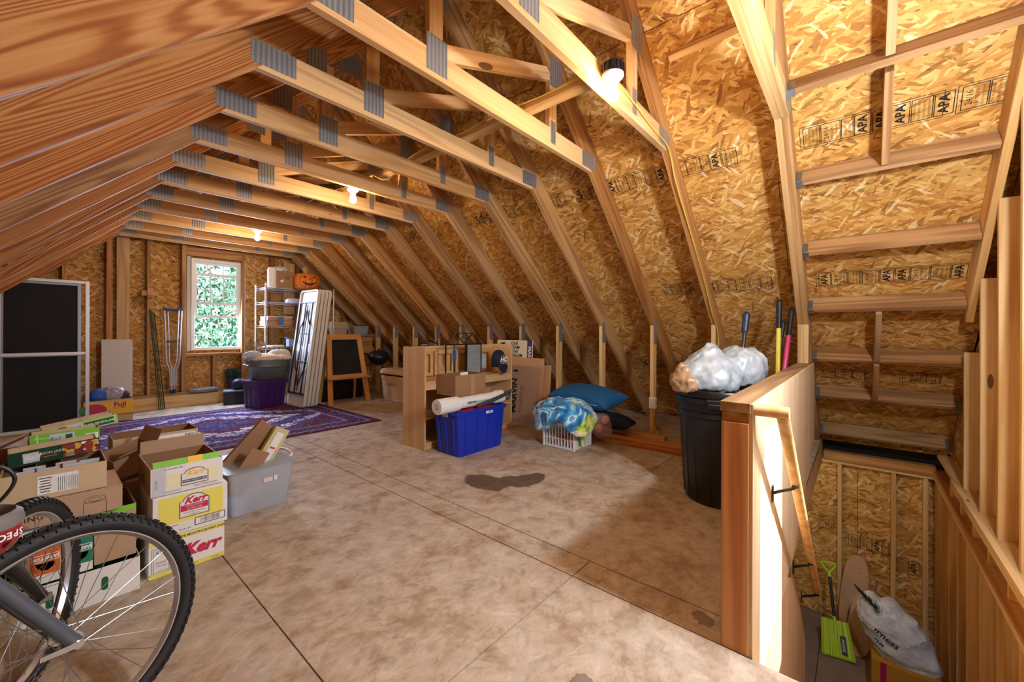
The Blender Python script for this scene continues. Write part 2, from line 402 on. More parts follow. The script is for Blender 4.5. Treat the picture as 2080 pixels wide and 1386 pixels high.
# gables
def gable(name, y, hole, zmin, face, t=.012, xlim=(-2.32, 5.95)):
    x0, x1 = xlim; hx0, hx1, hz0, hz1 = hole; mb = MB(); dz = 1.22
    def colm(xa, xb, za, zb):
        """board piece between xa..xb clipped by the roof"""
        pts = []
        if xa < RIDGE_X < xb: top = [(xa, min(zb, roofz(xa))), (RIDGE_X, min(zb, roofz(RIDGE_X))), (xb, min(zb, roofz(xb)))]
        else: top = [(xa, min(zb, roofz(xa))), (xb, min(zb, roofz(xb)))]
        if max(p[1] for p in top) <= za+.01: return
        top = [(p[0], max(p[1], za)) for p in top]
        mb.prism([(xa, za), (xb, za)]+top[::-1], -t/2, t/2)
    xs = sorted(set([x0, x1, hx0, hx1, RIDGE_X]+[x0+.41*i for i in range(1, 21)])); xs = [x for x in xs if x0 <= x <= x1]
    zs = [zmin]+[z for z in (.0, 1.22, 2.44, 3.66) if z > zmin]+[3.9]
    for za, zb in zip(zs[:-1], zs[1:]):
        for xa, xb in zip(xs[:-1], xs[1:]):
            inh = xa >= hx0-1e-6 and xb <= hx1+1e-6
            segs = [(za, zb)]
            if inh:
                segs = []
                if za < hz0: segs.append((za, min(zb, hz0)))
                if zb > hz1: segs.append((max(za, hz1), zb))
            for a, b in segs: colm(xa, xb, a, b)
    # local xy = wall plane so that the board pattern lies in it
    me = mb.mesh(name); me.transform(Matrix.Rotation(R(-90), 4, 'X'))
    return struct(place(name, me, M_OSB, M=Matrix.Translation((0, y, 0)) @ Matrix.Rotation(R(90), 4, 'X')))
gable('wall_far', YF+.006, (1.57, 2.28, .87, 2.36), -.25, -1)
gable('wall_near', YN-.006, (1.57, 2.28, .87, 2.36), -2.1, 1, xlim=(1.2, 5.95))
gable('wall_near', YN-.006, (1.57, 2.28, .87, 2.36), -.25, 1, xlim=(-2.32, 1.2))
sh = MB().bx(-2.4, 1.54, YN-.06, YN-.02, -2.2, 4).bx(2.31, 6.1, YN-.06, YN-.02, -2.2, 4).bx(1.54, 2.31, YN-.06, YN-.02, -2.2, .84).bx(1.54, 2.31, YN-.06, YN-.02, 2.39, 4)
struct(obj('wall_near', sh, plain('house_wrap', 'b9bcc2', .7)))
sh = MB().bx(-2.4, 1.54, YF+.02, YF+.06, -.3, 4).bx(2.31, 6.1, YF+.02, YF+.06, -.3, 4).bx(1.54, 2.31, YF+.02, YF+.06, -.3, .84).bx(1.54, 2.31, YF+.02, YF+.06, 2.39, 4)
struct(obj('wall_far', sh, plain('house_wrap_far', 'b9bcc2', .7)))
# eave closers and the wall at the foot of the stairs
struct(obj('wall_right', MB().bx(6.0, 6.03, YN-.1, YF, -2.2, 0.02), M_JOINT))
struct(obj('wall_left', MB().bx(-2.35, -2.0, YN-.1, YF, -.3, .3), M_JOINT))
fw = MB()
for y0, y1 in ((-.66, .0), (.0, 1.22)):
    fw.bx(y0+.002, y1-.002, -2.1, -1.222, 0, .012).bx(y0+.002, y1-.002, -1.218, -.25, 0, .012)
struct(obj('wall_right', fw, M_OSB, M=Matrix(((0,0,1,5.985),(1,0,0,0),(0,1,0,0),(0,0,0,1)))))
# ------------------------------------------------------------------ roof trusses
XL, XR, ZC, XK = .695, 2.94, 2.508, 4.27
PP1, PP2 = 1.33, 2.386
def truss(name, label, y, far_plates=True, group='roof trusses'):
    t = thing(name, label, 'roof truss', (0, y, 0), group=group)
    D = .184
    for side in (1, -1):
        mx = lambda x: x if side > 0 else 2*RIDGE_X-x
        # top chord: underside from ridge to eave
        n = Vector((SN, CS))  # outward normal of right slope in XZ
        xe = 5.86
        a = Vector((RIDGE_X, undz(RIDGE_X))); b = Vector((xe, undz(xe)))
        p0 = (mx(a.x+SN*D/2), .019, a.y+CS*D/2); p1 = (mx(b.x+SN*D/2), .019, b.y+CS*D/2)
        board('rafter', p0, p1, D, .038, M_RAFT if side < 0 else M_FIR, t, side=(0, 1, 0), c0=(-D/2*SL)*(1 if side > 0 else -1)*(1), bev=.0025)
        # stud of the knee wall, cut under the chord
        planepoly_v('knee_wall_stud', mx, t)
        # web post and its plates
    obj_tie = board('collar_tie', (XL+.073, .019, ZC+.07), (XR-.073, .019, ZC+.07), .14, .038, M_TIE, t, c0=.073, c1=-.073)
    for x in (PP1, PP2):
        ztop = undz(x if x > RIDGE_X else 2*RIDGE_X-x)
        board('web_post', (x, .019, ZC+.14), (x, .019, ztop), .089, .036, M_TIE, t)
    board('web_brace', (PP1+.07, .020, ZC+.17), (PP2-.03, .020, 3.035), .089, .034, M_TIE, t, c0=.02, c1=-.03)
    def plate(x, z, w, h, rot=0, b=False):
        m = MB().box((0, 0, 0), (w, .0016, h)); q = obj('gusset_plate', m, M_GUS, t, M=Matrix.Translation((x, .0388 if b else -.0010, z)) @ Matrix.Rotation(rot, 4, 'Y'))
    plate(.775, 2.59, .21, .115); plate(2.89, 2.585, .20, .12); plate(1.335, 2.63, .135, .19); plate(2.386, 2.625, .06, .16)
    plate(2.42, 3.06, .15, .22); plate(1.25, 3.08, .15, .22); plate(RIDGE_X, undz(RIDGE_X)+.06, .22, .2)
    plate(XK+.05, 1.19, .075, .24); plate(2*RIDGE_X-XK-.05, 1.19, .075, .24)
    return t
def planepoly_v(name, mx, t):
    x0, x1 = XK, XK+.089; z0, z1 = undz(x0), undz(x1); L_ = z0
    ln = (z0+z1)/2; p0 = (mx((x0+x1)/2), .019, 0.0005); p1 = (mx((x0+x1)/2), .019, ln)
    d = (z0-z1)/2; s = 1 if mx(1) == 1 else -1
    # local z of a vertical board with side y is x ^ y: (0,0,1)x(0,1,0) = (-1,0,0)
    board(name, p0, p1, .089, .038, M_STUD, t, c1=d*s)
ORD = ['tenth', 'ninth', 'eighth', 'seventh', 'sixth', 'fifth', 'fourth', 'third', 'second']
T0 = truss('roof_truss', 'timber roof truss carrying the nearest bulb, eleventh counting from the far gable', 1.056)
for k in range(1, 12):
    lab = ('timber roof truss, %s counting from the far gable' % ORD[k-1]) if k < 10 else ['timber roof truss standing last before the far gable with the window', 'timber roof truss set against the far gable wall behind the wire shelf'][k-10]
    dup(T0, loc=(0, 1.056+.6096*k, 0), label=lab)
dup(T0, loc=(0, .362, 0), label='inner ply of the doubled truss at the stair half wall, on the bin side')
dup(T0, loc=(0, .3235, 0), label='outer ply of the doubled truss at the half wall, on the stair side')
# trimmer rafter on the near gable, ends at knee-wall height
nr = MB()
def zu(x): return undz(x)
nr.prism([(2.3, zu(2.3)), (4.262, zu(4.262)), (4.53, 1.277), (2.3, roofz(2.3)-.004)], -.613, -.575)
t = thing('rafter', 'pale sloping rafter on the near gable framing, above its studs', 'rafter')
xa, xb = 2.3, 4.262
board('trimmer', (xa+SN*.09, -.594, zu(xa)+CS*.09), (xb+SN*.09-.0, -.594, zu(xb)+CS*.09), .18, .038, M_STUD, t, c1=0)
# ------------------------------------------------------------------ purlins of the stair bay
def sl_pt(x, y, d):   # point at slope position x (on the underside line), d up from underside towards the boards
    return (x+SN*d, y, undz(x)+CS*d)
PUR = [2.85, 3.29, 3.73, 4.17, 4.63, 5.05, 5.54]
PLAB = ['uppermost', 'second', 'third', 'fourth', 'fifth', 'sixth', 'lowest']
for i, x in enumerate(PUR):
    d = .14; t = thing('purlin', '%s of the horizontal purlins across the stair bay, brown timber' % PLAB[i].capitalize(), 'purlin', group='purlins of the stair bay')
    y1 = .3225; y0 = -.573 if x < 4.5 else -.66
    off = .2515*CS-.003-d   # keeps the top edge on the boards
    board('timber', sl_pt(x, y0, .0915+off/2-.04+.02), sl_pt(x, y1, .0915+off/2-.04+.02), d, .038, M_PURL, t, side=(CS, 0, -SN))
    hz = undz(x)
    for yy, s in ((y1, -1), (y0, 1)):
        if i < 4 and s > 0: continue
        h = MB(); h.box((0, s*.0012, 0), (.07, .0015, .12)).box((-.021, s*.016, 0), (.0015, .032, .10)).box((0, s*.02, -.062), (.044, .04, .0015))
        Mx = Matrix(((CS, 0, SN), (0, 1, 0), (-SN, 0, CS))).to_4x4(); Mx.translation = sl_pt(x, yy, .075)
        obj('joist_hanger', h, M_STEEL, t, M=Mx)
def ublock(name, lab, xa, xb, y, w=.089, tt=.038, mat=None, d=None, top=True, grp=None):
    c = .184-(w/2)-.002 if top else w/2
    return tag(board(name, sl_pt(xa, y, c), sl_pt(xb, y, c), w, tt, mat or M_PURL, None), lab, 'blocking', grp)
ublock('blocking', 'short upright block between the top purlins, highest in the stair bay', 2.1, 2.82, -.12, .14, top=False)
ublock('blocking', 'upright block between the first and second purlin of the stair bay', 2.88, 3.27, -.12, .14, top=False)
ublock('blocking', 'upright block between the fourth and fifth purlin of the stair bay', 4.19, 4.61, -.12, .10, top=False)
ublock('blocking', 'upright block between the fifth and sixth purlin of the stair bay', 4.65, 5.03, -.12, .10, top=False)
tag(board('brace', sl_pt(2.53, .44+.0, .05), sl_pt(2.53, .90, .05), .089, .038, M_STUD, None, side=(CS, 0, -SN)), 'short pale board stub fixed flat under the roof beside the doubled truss', 'board')
tag(board('brace', sl_pt(2.42, -.55, .09), sl_pt(2.42, .318, .09), .14, .038, M_STUD, None, side=(CS, 0, -SN)), 'pale header board high in the stair bay above the purlins', 'board')
# long flat runner on the collar ties
tag(board('runner', (2.10, 1.10, ZC+.162), (2.10, 8.1, ZC+.162), .089, .038, M_STUD, None, side=(0, 0, 1)), 'long timber runner lying on top of the collar ties down the attic', 'board')
# ------------------------------------------------------------------ near gable framing (right edge of the view)
def vstud(name, lab, x, y0, y1, z0, z1, cut=True, mat=None, grp=None, t_=.038):
    zt = z1
    b = board(name, (x, (y0+y1)/2, z0), (x, (y0+y1)/2, zt), abs(y1-y0), t_, mat or M_STUD, None, side=(1, 0, 0), bev=.0025)
    return tag(b, lab, 'wall stud', grp)
SLAB = ['nearest the camera', 'second', 'third', 'fourth']
for i, x in enumerate((4.52, 3.985, 3.545, 3.11, 2.7)):
    vstud('wall_stud', ['gable stud above the stairs ending lowest, at the foot of the sloping rafter', 'gable stud above the stairs with its top at mid height', 'broad pale gable stud above the stairs, third from the foot of the rafter', 'gable stud at the right picture edge above the stair wall', 'gable stud just beyond the right picture edge'][i], x, -.602, -.686, .03, undz(x)+.02, grp='studs of the near gable')
tag(board('wall_plate', (1.75, -.62, .018), (5.6, -.62, .018), .03, .085, M_STUD, None, side=(0, 1, 0)), 'bottom plate carrying the gable studs over the stair wall', 'wall plate')
tag(board('rail_board', (1.75, -.565, .025), (4.62, -.565, .025), .058, .03, M_STUD, None, side=(0, 1, 0)), 'narrow pale board running along the front of the gable bottom plate', 'board')
for i, x in enumerate((5.05, 4.60, 4.16, 3.73, 3.30, 2.88)):
    vstud('rim_block', ['short rim block between the two wall plates, %s from the foot of the stair' % w for w in ('first', 'second', 'third', 'fourth', 'fifth', 'sixth')][i], x, -.60, -.686, -.19, .0, grp='rim blocks between the stair wall plates')
tag(board('wall_plate', (1.75, -.628, -.208), (5.97, -.628, -.208), .034, .105, M_FIR, None, side=(0, 1, 0)), 'brown upper top plate of the stair wall', 'wall plate')
tag(board('wall_plate', (1.75, -.622, -.243), (5.97, -.622, -.243), .034, .093, M_STUD, None, side=(0, 1, 0)), 'paler lower top plate of the stair wall', 'wall plate')
for i, x in enumerate((5.93, 5.56, 5.12, 4.72, 4.36, 3.93, 3.52, 3.1, 2.7)):
    vstud('wall_stud', 'lower stud of the stair side wall, %s from the far corner' % ['first', 'second', 'third', 'fourth', 'fifth', 'sixth', 'seventh', 'eighth', 'ninth'][i], x, -.60, -.686, -2.1, -.262, grp='studs of the stair side wall')
tag(obj('dark_opening_sheet', MB().bx(4.42, 5.08, -.684, -.672, -2.1, -1.0), plain('black_opening', '050505', .9)), 'black sheet standing for a dark opening low between the stair side wall studs', 'panel')  # black colour stands in for the darkness of an opening in the wall
# far wall below the eave
tag(board('wall_plate', (5.93, -.6, -.268), (5.93, .9, -.268), .036, .10, M_STUD, None, side=(1, 0, 0)), 'pale top plate of the wall at the foot of the stairs', 'wall plate')
tag(board('wall_plate', (5.90, -.6, -.20), (5.90, .3, -.20), .10, .10, M_FIR, None, side=(1, 0, 0)), 'dark eave plate above the wall at the foot of the stairs', 'wall plate')
for i, y in enumerate((.155, -.29, -.53, .60)):
    b = board('wall_stud', (5.945, y, -2.1), (5.945, y, -.288), .078, .038, M_STUD, None, side=(0, 1, 0)); tag(b, ['stud of the wall at the stair foot, behind the green shovel', 'stud of the wall at the stair foot, behind the white bag', 'corner stud of the wall at the stair foot', 'stud of the wall at the stair foot hidden behind the half wall'][i], 'wall stud', 'studs of the stair foot wall')
# ------------------------------------------------------------------ far gable framing
FG = 'studs of the far gable'
for x0, x1, lab in ((.18, .21, 'dark narrow stud at the left of the far gable'), (.60, .66, 'reddish stud left of the broad knotty board on the far gable'), (1.03, 1.068, 'narrow stud of the far gable carrying the small cross block'), (1.44, 1.49, 'stud left of the far window'), (2.25, 2.29, 'stud right of the far window'), (2.70, 2.76, 'stud behind the wire shelf, left one'), (3.15, 3.19, 'stud behind the wire shelf, right one'), (3.62, 3.66, 'short stud behind the chalkboard easel'), (4.05, 4.09, 'shortest stud at the right end of the far gable')):
    zt = min(2.60, (roofz((x0+x1)/2))-.16); b = board('wall_stud', ((x0+x1)/2, 8.12, .19), ((x0+x1)/2, 8.12, zt), .13, x1-x0, M_REDFIR if x0 < 1 else M_FIR, None, side=(1, 0, 0)); tag(b, lab, 'wall stud', FG)
tag(board('wide_board', (.77, 8.06, .19), (.77, 8.06, 2.55), .135, .03, M_STUD, None, side=(0, 1, 0)), 'broad knotty pine board standing on the far gable', 'board')
tag(board('wide_board', (3.02, 8.09, 1.5), (3.02, 8.09, 2.45), .19, .03, M_STUD, None, side=(0, 1, 0)), 'broad pale board on the gable behind the pumpkin', 'board')
tag(board('wall_plate', (.35, 8.10, 2.625), (3.30, 8.10, 2.625), .05, .14, M_REDFIR, None, side=(0, 1, 0)), 'top plate across the far gable above the window', 'wall plate')
tag(board('window_header', (1.49, 8.12, 2.46), (2.25, 8.12, 2.46), .14, .10, M_REDFIR, None, side=(0, 1, 0)), 'solid timber header over the far window', 'board')
tag(board('window_sill_board', (1.49, 8.12, .80), (2.25, 8.12, .80), .038, .13, M_FIR, None, side=(0, 1, 0)), 'rough sill board under the far window', 'board')
tag(board('wall_stud', (1.86, 8.12, .19), (1.86, 8.12, .78), .13, .04, M_FIR, None, side=(1, 0, 0)), 'cripple stud under the far window sill', 'wall stud', FG)
tag(board('wall_plate', (-.6, 8.10, .20), (4.3, 8.10, .20), .04, .14, M_FIR, None, side=(0, 1, 0)), 'bottom plate of the far gable', 'wall plate')
tag(board('base_board', (.35, 8.02, .09), (3.6, 8.02, .09), .18, .04, M_STUD, None, side=(0, 1, 0)), 'orange pine board on edge along the foot of the far gable', 'board')
for s, x in ((1, 3.30), (-1, .335)):
    xb = 4.62 if s > 0 else 2*RIDGE_X-4.62
    tag(board('sloping_plate', (x, 8.10, roofz(x)-.09), (xb, 8.10, roofz(xb)-.09), .038, .14, M_FIR, None, side=(0, 1, 0)), 'sloping plate under the %s roof slope on the far gable' % ('right' if s > 0 else 'left'), 'wall plate')
tag(obj('cross_block', MB().bx(.96, 1.15, 7.99, 8.05, 1.70, 1.78).bx(1.02, 1.08, 7.96, 8.02, 1.68, 1.82), M_REDFIR, bev=.003), 'small cross of wooden blocks nailed to a far gable stud', 'block')
# ------------------------------------------------------------------ windows
M_GLASS = NT('window_glass'); g = M_GLASS
gl = g.n('BsdfTransparent'); gg = g.n('BsdfGlossy', {'Roughness': .02}); mx_ = g.n('MixShader', {0: .06, 1: gl.outputs[0], 2: gg.outputs[0]}); g.t.links.new(mx_.outputs[0], g.out.inputs[0]); M_GLASS = g.m
M_WFR = plain('white_vinyl', 'f2f4f7', .35)
def window(name, x0, x1, z0, z1, y, s, num):
    """s = +1: room is on the -y side"""
    ya, yb = y-.03*s, y+.07*s; fw_ = .045; mb = MB(); y0, y1 = min(ya, yb), max(ya, yb)
    mb.bx(x0, x0+fw_, y0, y1, z0, z1).bx(x1-fw_, x1, y0, y1, z0, z1).bx(x0+fw_, x1-fw_, y0, y1, z1-fw_, z1).bx(x0+fw_, x1-fw_, y0, y1, z0, z0+fw_)
    w = struct(obj(name, mb, M_WFR, bev=.003))
    xi0, xi1 = x0+fw_, x1-fw_
    def sash(nm, za, zb, yc, cols, rws, rail=.04):
        m = MB(); m.bx(xi0, xi0+.035, yc-.012, yc+.012, za, zb).bx(xi1-.035, xi1, yc-.012, yc+.012, za, zb).bx(xi0+.035, xi1-.035, yc-.012, yc+.012, za, za+rail).bx(xi0+.035, xi1-.035, yc-.012, yc+.012, zb-rail, zb)
        iw = xi1-xi0-.07; ih = zb-za-2*rail
        for i in range(1, cols): xx = xi0+.035+iw*i/cols; m.bx(xx-.006, xx+.006, yc-.007, yc+.007, za+rail, zb-rail)
        for i in range(1, rws): zz = za+rail+ih*i/rws; m.bx(xi0+.035, xi1-.035, yc-.0065, yc+.0065, zz-.006, zz+.006)
        sh_ = obj(nm, m, M_WFR, w, bev=.002)
        obj('pane', MB().bx(xi0+.03, xi1-.03, yc-.002, yc+.002, za+.03, zb-.03), M_GLASS, sh_)
    if s < 0:
        obj('pane', MB().bx(xi0-.005, xi1+.005, y-.002, y+.002, z0+fw_-.005, z1-fw_+.005), M_GLASS, w); return w
    g_ = (3, 3, 2)
    sash('upper_sash', 1.62, z1-.045, y+.045*s, g_[0], g_[1])
    sash('lower_sash', 1.40, 2.13, y+.012*s, g_[0], g_[2])
    return w
window('window_1', 1.57, 2.28, .87, 2.36, 8.16, 1, 1)
window('window_2', 1.57, 2.28, .87, 2.36, -.66, -1, 2)
M_WRAP = plain('window_wrap', 'd8d8d4', .6)
struct(obj('trim_1', MB().bx(1.52, 1.57, 8.17, 8.19, .86, 2.4).bx(2.28, 2.33, 8.17, 8.19, .86, 2.4), M_WRAP))
# ------------------------------------------------------------------ half wall, stairs, landing
HW = thing('half_wall', 'plywood-faced half wall with a timber cap guarding the stair opening', 'half wall')
board('end_post', (1.722, .352, 0), (1.722, .352, .86), .092, .044, M_REDFIR, HW, side=(1, 0, 0))
board('cap', (1.70, .352, .917), (4.40, .352, .917), .038, .102, M_PURL, HW, side=(0, 1, 0))
board('top_plate', (1.705, .352, .879), (4.40, .352, .879), .036, .089, M_FIR, HW, side=(0, 1, 0))
for x in (2.2, 2.8, 3.4, 4.0): board('stud', (x, .352, .0), (x, .352, .86), .089, .038, M_STUD, HW, side=(1, 0, 0))
board('bottom_plate', (1.75, .352, .02), (4.40, .352, .02), .036, .089, M_STUD, HW, side=(0, 1, 0))
obj('back_sheet', MB().bx(1.75, 4.38, .3975, .402, .002, .89), M_OSB, HW)
pp = [(1.703, -.02), (1.703, .933), (3.2, .933), (4.42, .933), (4.50, .6), (4.46, .3), (3.95, .12), (3.4, -.03), (3.0, -.13), (2.7, -.16), (1.72, -.16)]
M_PLYV = wood('plywood_sheet', L('ab8358'), L('cdae86'), L('ddc6a4'), rings=3, contrast=.25, knots=False, vary=.02)
c = Vector((0, 0, 0))
o = obj('plywood_panel', MB().prism([(-z, x) for x, z in pp], -.308, -.292, 'z'), M_PLYV, HW, bev=.001, M=Matrix(((0,1,0,0),(0,0,-1,0),(-1,0,0,0),(0,0,0,1))))
pp2 = [(1.72, -2.4), (1.72, -.165), (2.7, -.165), (3.0, -.3), (3.3, -.6), (3.72, -1.1), (3.78, -2.1)]
struct(obj('wall_left', MB().prism([(-z, x) for x, z in pp2], -.308, -.292, 'z'), M_PLYV, M=Matrix(((0,1,0,0),(0,0,-1,0),(-1,0,0,0),(0,0,0,1)))))
# fascia under the floor edge, on the room side of the opening
struct(obj('trim_2', MB().bx(3.0, 5.9, .31, .33, -.25, -.02), M_STUD))
st = MB(); run, rise = .262, .2095
for i in range(10):
    x = 1.72+run*i; z = -rise*(i+1)
    st.bx(x-.02, x+run, -.595, .29, z-.03, z); st.bx(x, x+.02, -.595, .29, z, z+rise-.03)
tag(obj('staircase', st, M_STUD, bev=.002), 'bare timber stairs going down from the attic floor', 'staircase')
sheets('floor', plain('landing_floor', '8a7767', .8, var=.25), [4.34, 5.98], [[-.68, .3, 1.3]], .03, M=Matrix.Translation((0, 0, -2.1)))
struct(obj('floor', MB().bx(1.2, 6.0, YN-.02, 1.3, -2.5, -2.2), M_JOINT))
struct(obj('wall_left', MB().bx(1.7, 6.0, 1.28, 1.3, -2.2, -.26), M_OSB))
struct(obj('trim_3', MB().bx(1.695, 1.715, YN, .29, -.25, -.02), M_STUD))
# handrail
HR = thing('handrail', 'round wooden handrail running down the stair side of the half wall', 'handrail')
ra, rb = Vector((1.73, .205, .905)), Vector((3.42, .205, -.56))
obj('rail', MB().tube([ra, rb], .021, 14), M_STUD, HR, sm=50)
obj('return_piece', MB().tube([(1.725, .290, .912), (1.725, .184, .912)], .0215, 14), M_STUD, HR, sm=50)
for k in (.24, .70, .98):
    p = ra.lerp(rb, k); m = MB(); m.tube(catmull([(p.x, .290, p.z-.075), (p.x, .255, p.z-.055), (p.x, .215, p.z-.035), (p.x, .205, p.z-.018)], 5), .007, 8).box((p.x, .289, p.z-.075), (.03, .006, .07)).box((p.x, .205, p.z-.022), (.05, .024, .004))
    obj('bracket', m, M_BLACK, HR, sm=40)
# ------------------------------------------------------------------ stamps printed on the roof boards
def stamp(parent, M, w=1.3, seed=0):
    P = Print(); rn = random.Random(seed); x = 0
    I = M_INK
    while x < w:
        k = rn.choice((0, 1, 2, 3)); h = .125
        if k == 0: P.box(x+.04, 0, .075, h, .004, I).text('APA', x+.04, 0, .058, I, rot=R(90), bold=.002); x += .083
        elif k == 1: 
            P.box(x+.05, 0, .095, h, .004, I).text('24/16', x+.03, 0, .036, I, rot=R(90)).text('EXPOSURE 1', x+.058, 0, .019, I, rot=R(90)).text('SIZED FOR SPACING', x+.08, 0, .0115, I, rot=R(90)); x += .102
        elif k == 2:
            P.box(x+.045, 0, .085, h, .004, I)
            for q, s_ in enumerate(('THE ENGINEERED', 'WOOD ASSOCIATION', 'RATED SHEATHING', 'PS 2-04 SHEATHING')): P.text(s_, x+.014+q*.02, 0, .0125, I, rot=R(90))
            x += .092
        else: P.box(x+.03, 0, .055, h, .004, I).text('7/16 INCH', x+.02, 0, .02, I, rot=R(90)).text('31 MAY', x+.042, 0, .02, I, rot=R(90)); x += .062
    P.box(w/2, 0, w+.03, .15, .003, I)
    return P.done('printed_stamp', M, parent)
def on_slope(x, y):
    # text is read from the room: local x must run so that x × up points into the room
    d = 5.95-x; return Matrix.Translation((y, d/CS, -.0008)) @ Matrix.Rotation(R(180), 4, 'Y')
sd = 1
for x, ys in ((3.25, ((7.6, .9), (6.0, .5), (4.95, .9), (3.85, 1.15), (2.55, .35), (2.0, 1.25), (.28, .62), (-.42, .2))), (4.15, ((7.2, .8), (5.6, .8), (4.0, 1.2), (1.5, .7), (.75, .16), (.25, .25), (-.02, .5))), (5.04, ((.26, .3), (-.3, .22), (2.2, .6))), (5.86, ((.28, .5), (-.25, .36)))):
    for y, w in ys: stamp(roofR, on_slope(x, y), w, sd); sd += 1
def on_wall_far(x, z): return Matrix.Translation((0, -0, 0))
for y, z, w in ((.31, -1.02, .09), (.08, -1.15, .32), (-.32, -1.28, .17)):
    fo = [o for o in bpy.data.objects if o.name.startswith('wall_right')][-1]
    stamp(fo, Matrix.Translation((y, z, -.0008)) @ Matrix.Rotation(R(180), 4, 'Y'), w, sd); sd += 1
# ------------------------------------------------------------------ lamps
def emis(name, c, s):
    t = NT(name); e = t.n('Emission', {0: c+(1,) if len(c) == 3 else c, 1: s}); t.t.links.new(e.outputs[0], t.out.inputs[0]); return t.m
M_BULB = emis('lit_bulb', (1, .66, .36), 450)
M_STAIR_FILL = emis('added_stair_foot_bulb', (1, .66, .36), 170)
M_BULB2 = emis('lit_bulb_middle', (1, .68, .40), 520)
def bulb_light(lab, x, y, z, mat=None):
    t = thing('ceiling_bulb', lab, 'light bulb', (x, y, z), group='bare bulbs on the collar ties' if z > 0 else None)
    m = MB().lathe([(.0, .075), (.052, .075), (.056, .07), (.056, .02), (.05, .018), (0, .018)], 28)
    for i in range(14):
        a = i*math.pi/7; m.box((.057*math.cos(a), .057*math.sin(a), .05), (.006, .01, .04), rz=a)
    obj('junction_box', m, M_BLACK, t, sm=40)
    obj('lampholder', MB().lathe([(0, .02), (.056, .02), (.056, .012), (.045, -.002), (.028, -.012), (.024, -.035), (0, -.035)], 28), M_WHITE, t, sm=40)
    obj('bulb', MB().lathe([(.012, -.035), (.016, -.045), (.028, -.068), (.031, -.085), (.027, -.103), (.014, -.114), (0, -.116)], 20), mat or M_BULB, t, sm=60)
    return t
bulb_light('lit bare bulb nearest the stairs, hanging from a black round box on the first tie', 1.955, .985, 2.53)
bulb_light('lit bare bulb at the middle of the attic under the collar ties', 1.90, 3.60, 2.51, M_BULB2)
bulb_light('lit bare bulb furthest away, close to the far window', 1.86, 6.04, 2.50, M_BULB2)
M_COOL = emis('added_cool_globe', (.90, .95, 1), 1120)
WL = thing('added_globe_lamp', 'small round lit globe added on a cord behind the camera, over the stair head', 'added lamp', (1.70, -.50, 1.93))  # unseen globe, added where the half wall's shadow points back to a source
obj('cord', MB().tube([(0, 0, .06), (0, 0, 1.62)], .004, 8), M_BLACK, WL, sm=50); obj('lampholder', MB().tube([(0, 0, .054), (0, 0, .10)], .02, 16), M_WHITE, WL, sm=50)
obj('globe', blob(.055, .055, .055, 24, 16), M_COOL, WL, sm=80)
M_YCABLE = plain('yellow_cable', 'd8b64a', .5)
tag(obj('cable', MB().tube(catmull([(1.98, 1.02, 2.575), (2.1, 1.048, 2.62), (2.35, 1.045, 2.60), (2.66, 1.047, 2.56), (2.9, 1.044, 2.54), (2.99, 1.043, 2.48), (3.1, 1.045, 2.33), (3.4, 1.048, 2.07), (3.8, 1.046, 1.71), (4.1, 1.046, 1.40), (4.32, 1.044, 1.18), (4.33, 1.05, .9)], 6), .0045, 6), M_YCABLE, sm=60), 'thin yellow cable running from the nearest bulb down the rafter', 'cable')
tag(obj('cable', MB().tube(catmull([(1.93, 3.6, 2.56), (1.97, 3.47, 2.66), (2.01, 3.2, 2.55), (2.03, 2.93, 2.66), (2.03, 2.6, 2.69), (2.03, 2.25, 2.67), (2.03, 1.9, 2.69), (2.03, 1.5, 2.67), (2.0, 1.15, 2.66)], 6), .005, 6), M_YCABLE, sm=60), 'thin yellow cable sagging between the two nearer bulbs', 'cable')
tag(obj('cable', MB().tube(catmull([(1.9, 6.0, 2.56), (2.0, 5.6, 2.68), (2.03, 5.0, 2.70), (2.02, 4.4, 2.70), (1.96, 3.7, 2.60)], 6), .005, 6), M_YCABLE, sm=60), 'thin yellow cable between the middle bulb and the furthest bulb', 'cable')
bulb_light('added lit bulb under the floor warming the stair foot, hidden by the half wall', 4.85, .78, -.325, M_STAIR_FILL)  # extra warm bulb, added out of sight to brighten the stairwell
# outlet box on a knee-wall stud with its cables
OB = thing('outlet_box', 'white electrical outlet box on a knee wall stud beside the bin', 'outlet', (4.26, 1.665, .44))
obj('body', MB().box((0, 0, 0), (.045, .07, .115)), M_WHITE, OB, bev=.003); obj('socket_face', MB().box((-.024, 0, 0), (.004, .062, .1)).box((-.027, 0, .02), (.003, .03, .028)).box((-.027, 0, -.02), (.003, .03, .028)), M_PAPER, OB, bev=.001)
tag(obj('cable', MB().tube(catmull([(4.265, 1.655, .385), (4.258, 1.65, .3), (4.262, 1.655, .2), (4.24, 1.63, .1), (4.22, 1.60, .085)], 6), .005, 6).tube(catmull([(4.27, 1.672, .385), (4.262, 1.668, .25), (4.28, 1.64, .15), (4.25, 1.6, .085)], 6), .005, 6), M_YCABLE, sm=60), 'yellow cables dropping from the white outlet box to the floor', 'cable')
tag(obj('cable', MB().tube(catmull([(4.40, 1.95, .22), (4.36, 1.85, .30), (4.38, 1.75, .36), (4.40, 1.66, .385), (4.42, 1.5, .37), (4.44, 1.35, .30), (4.5, 1.2, .2)], 6), .0035, 6), M_YCABLE, sm=60), 'thin yellow cable arching behind the outlet box stud', 'cable')
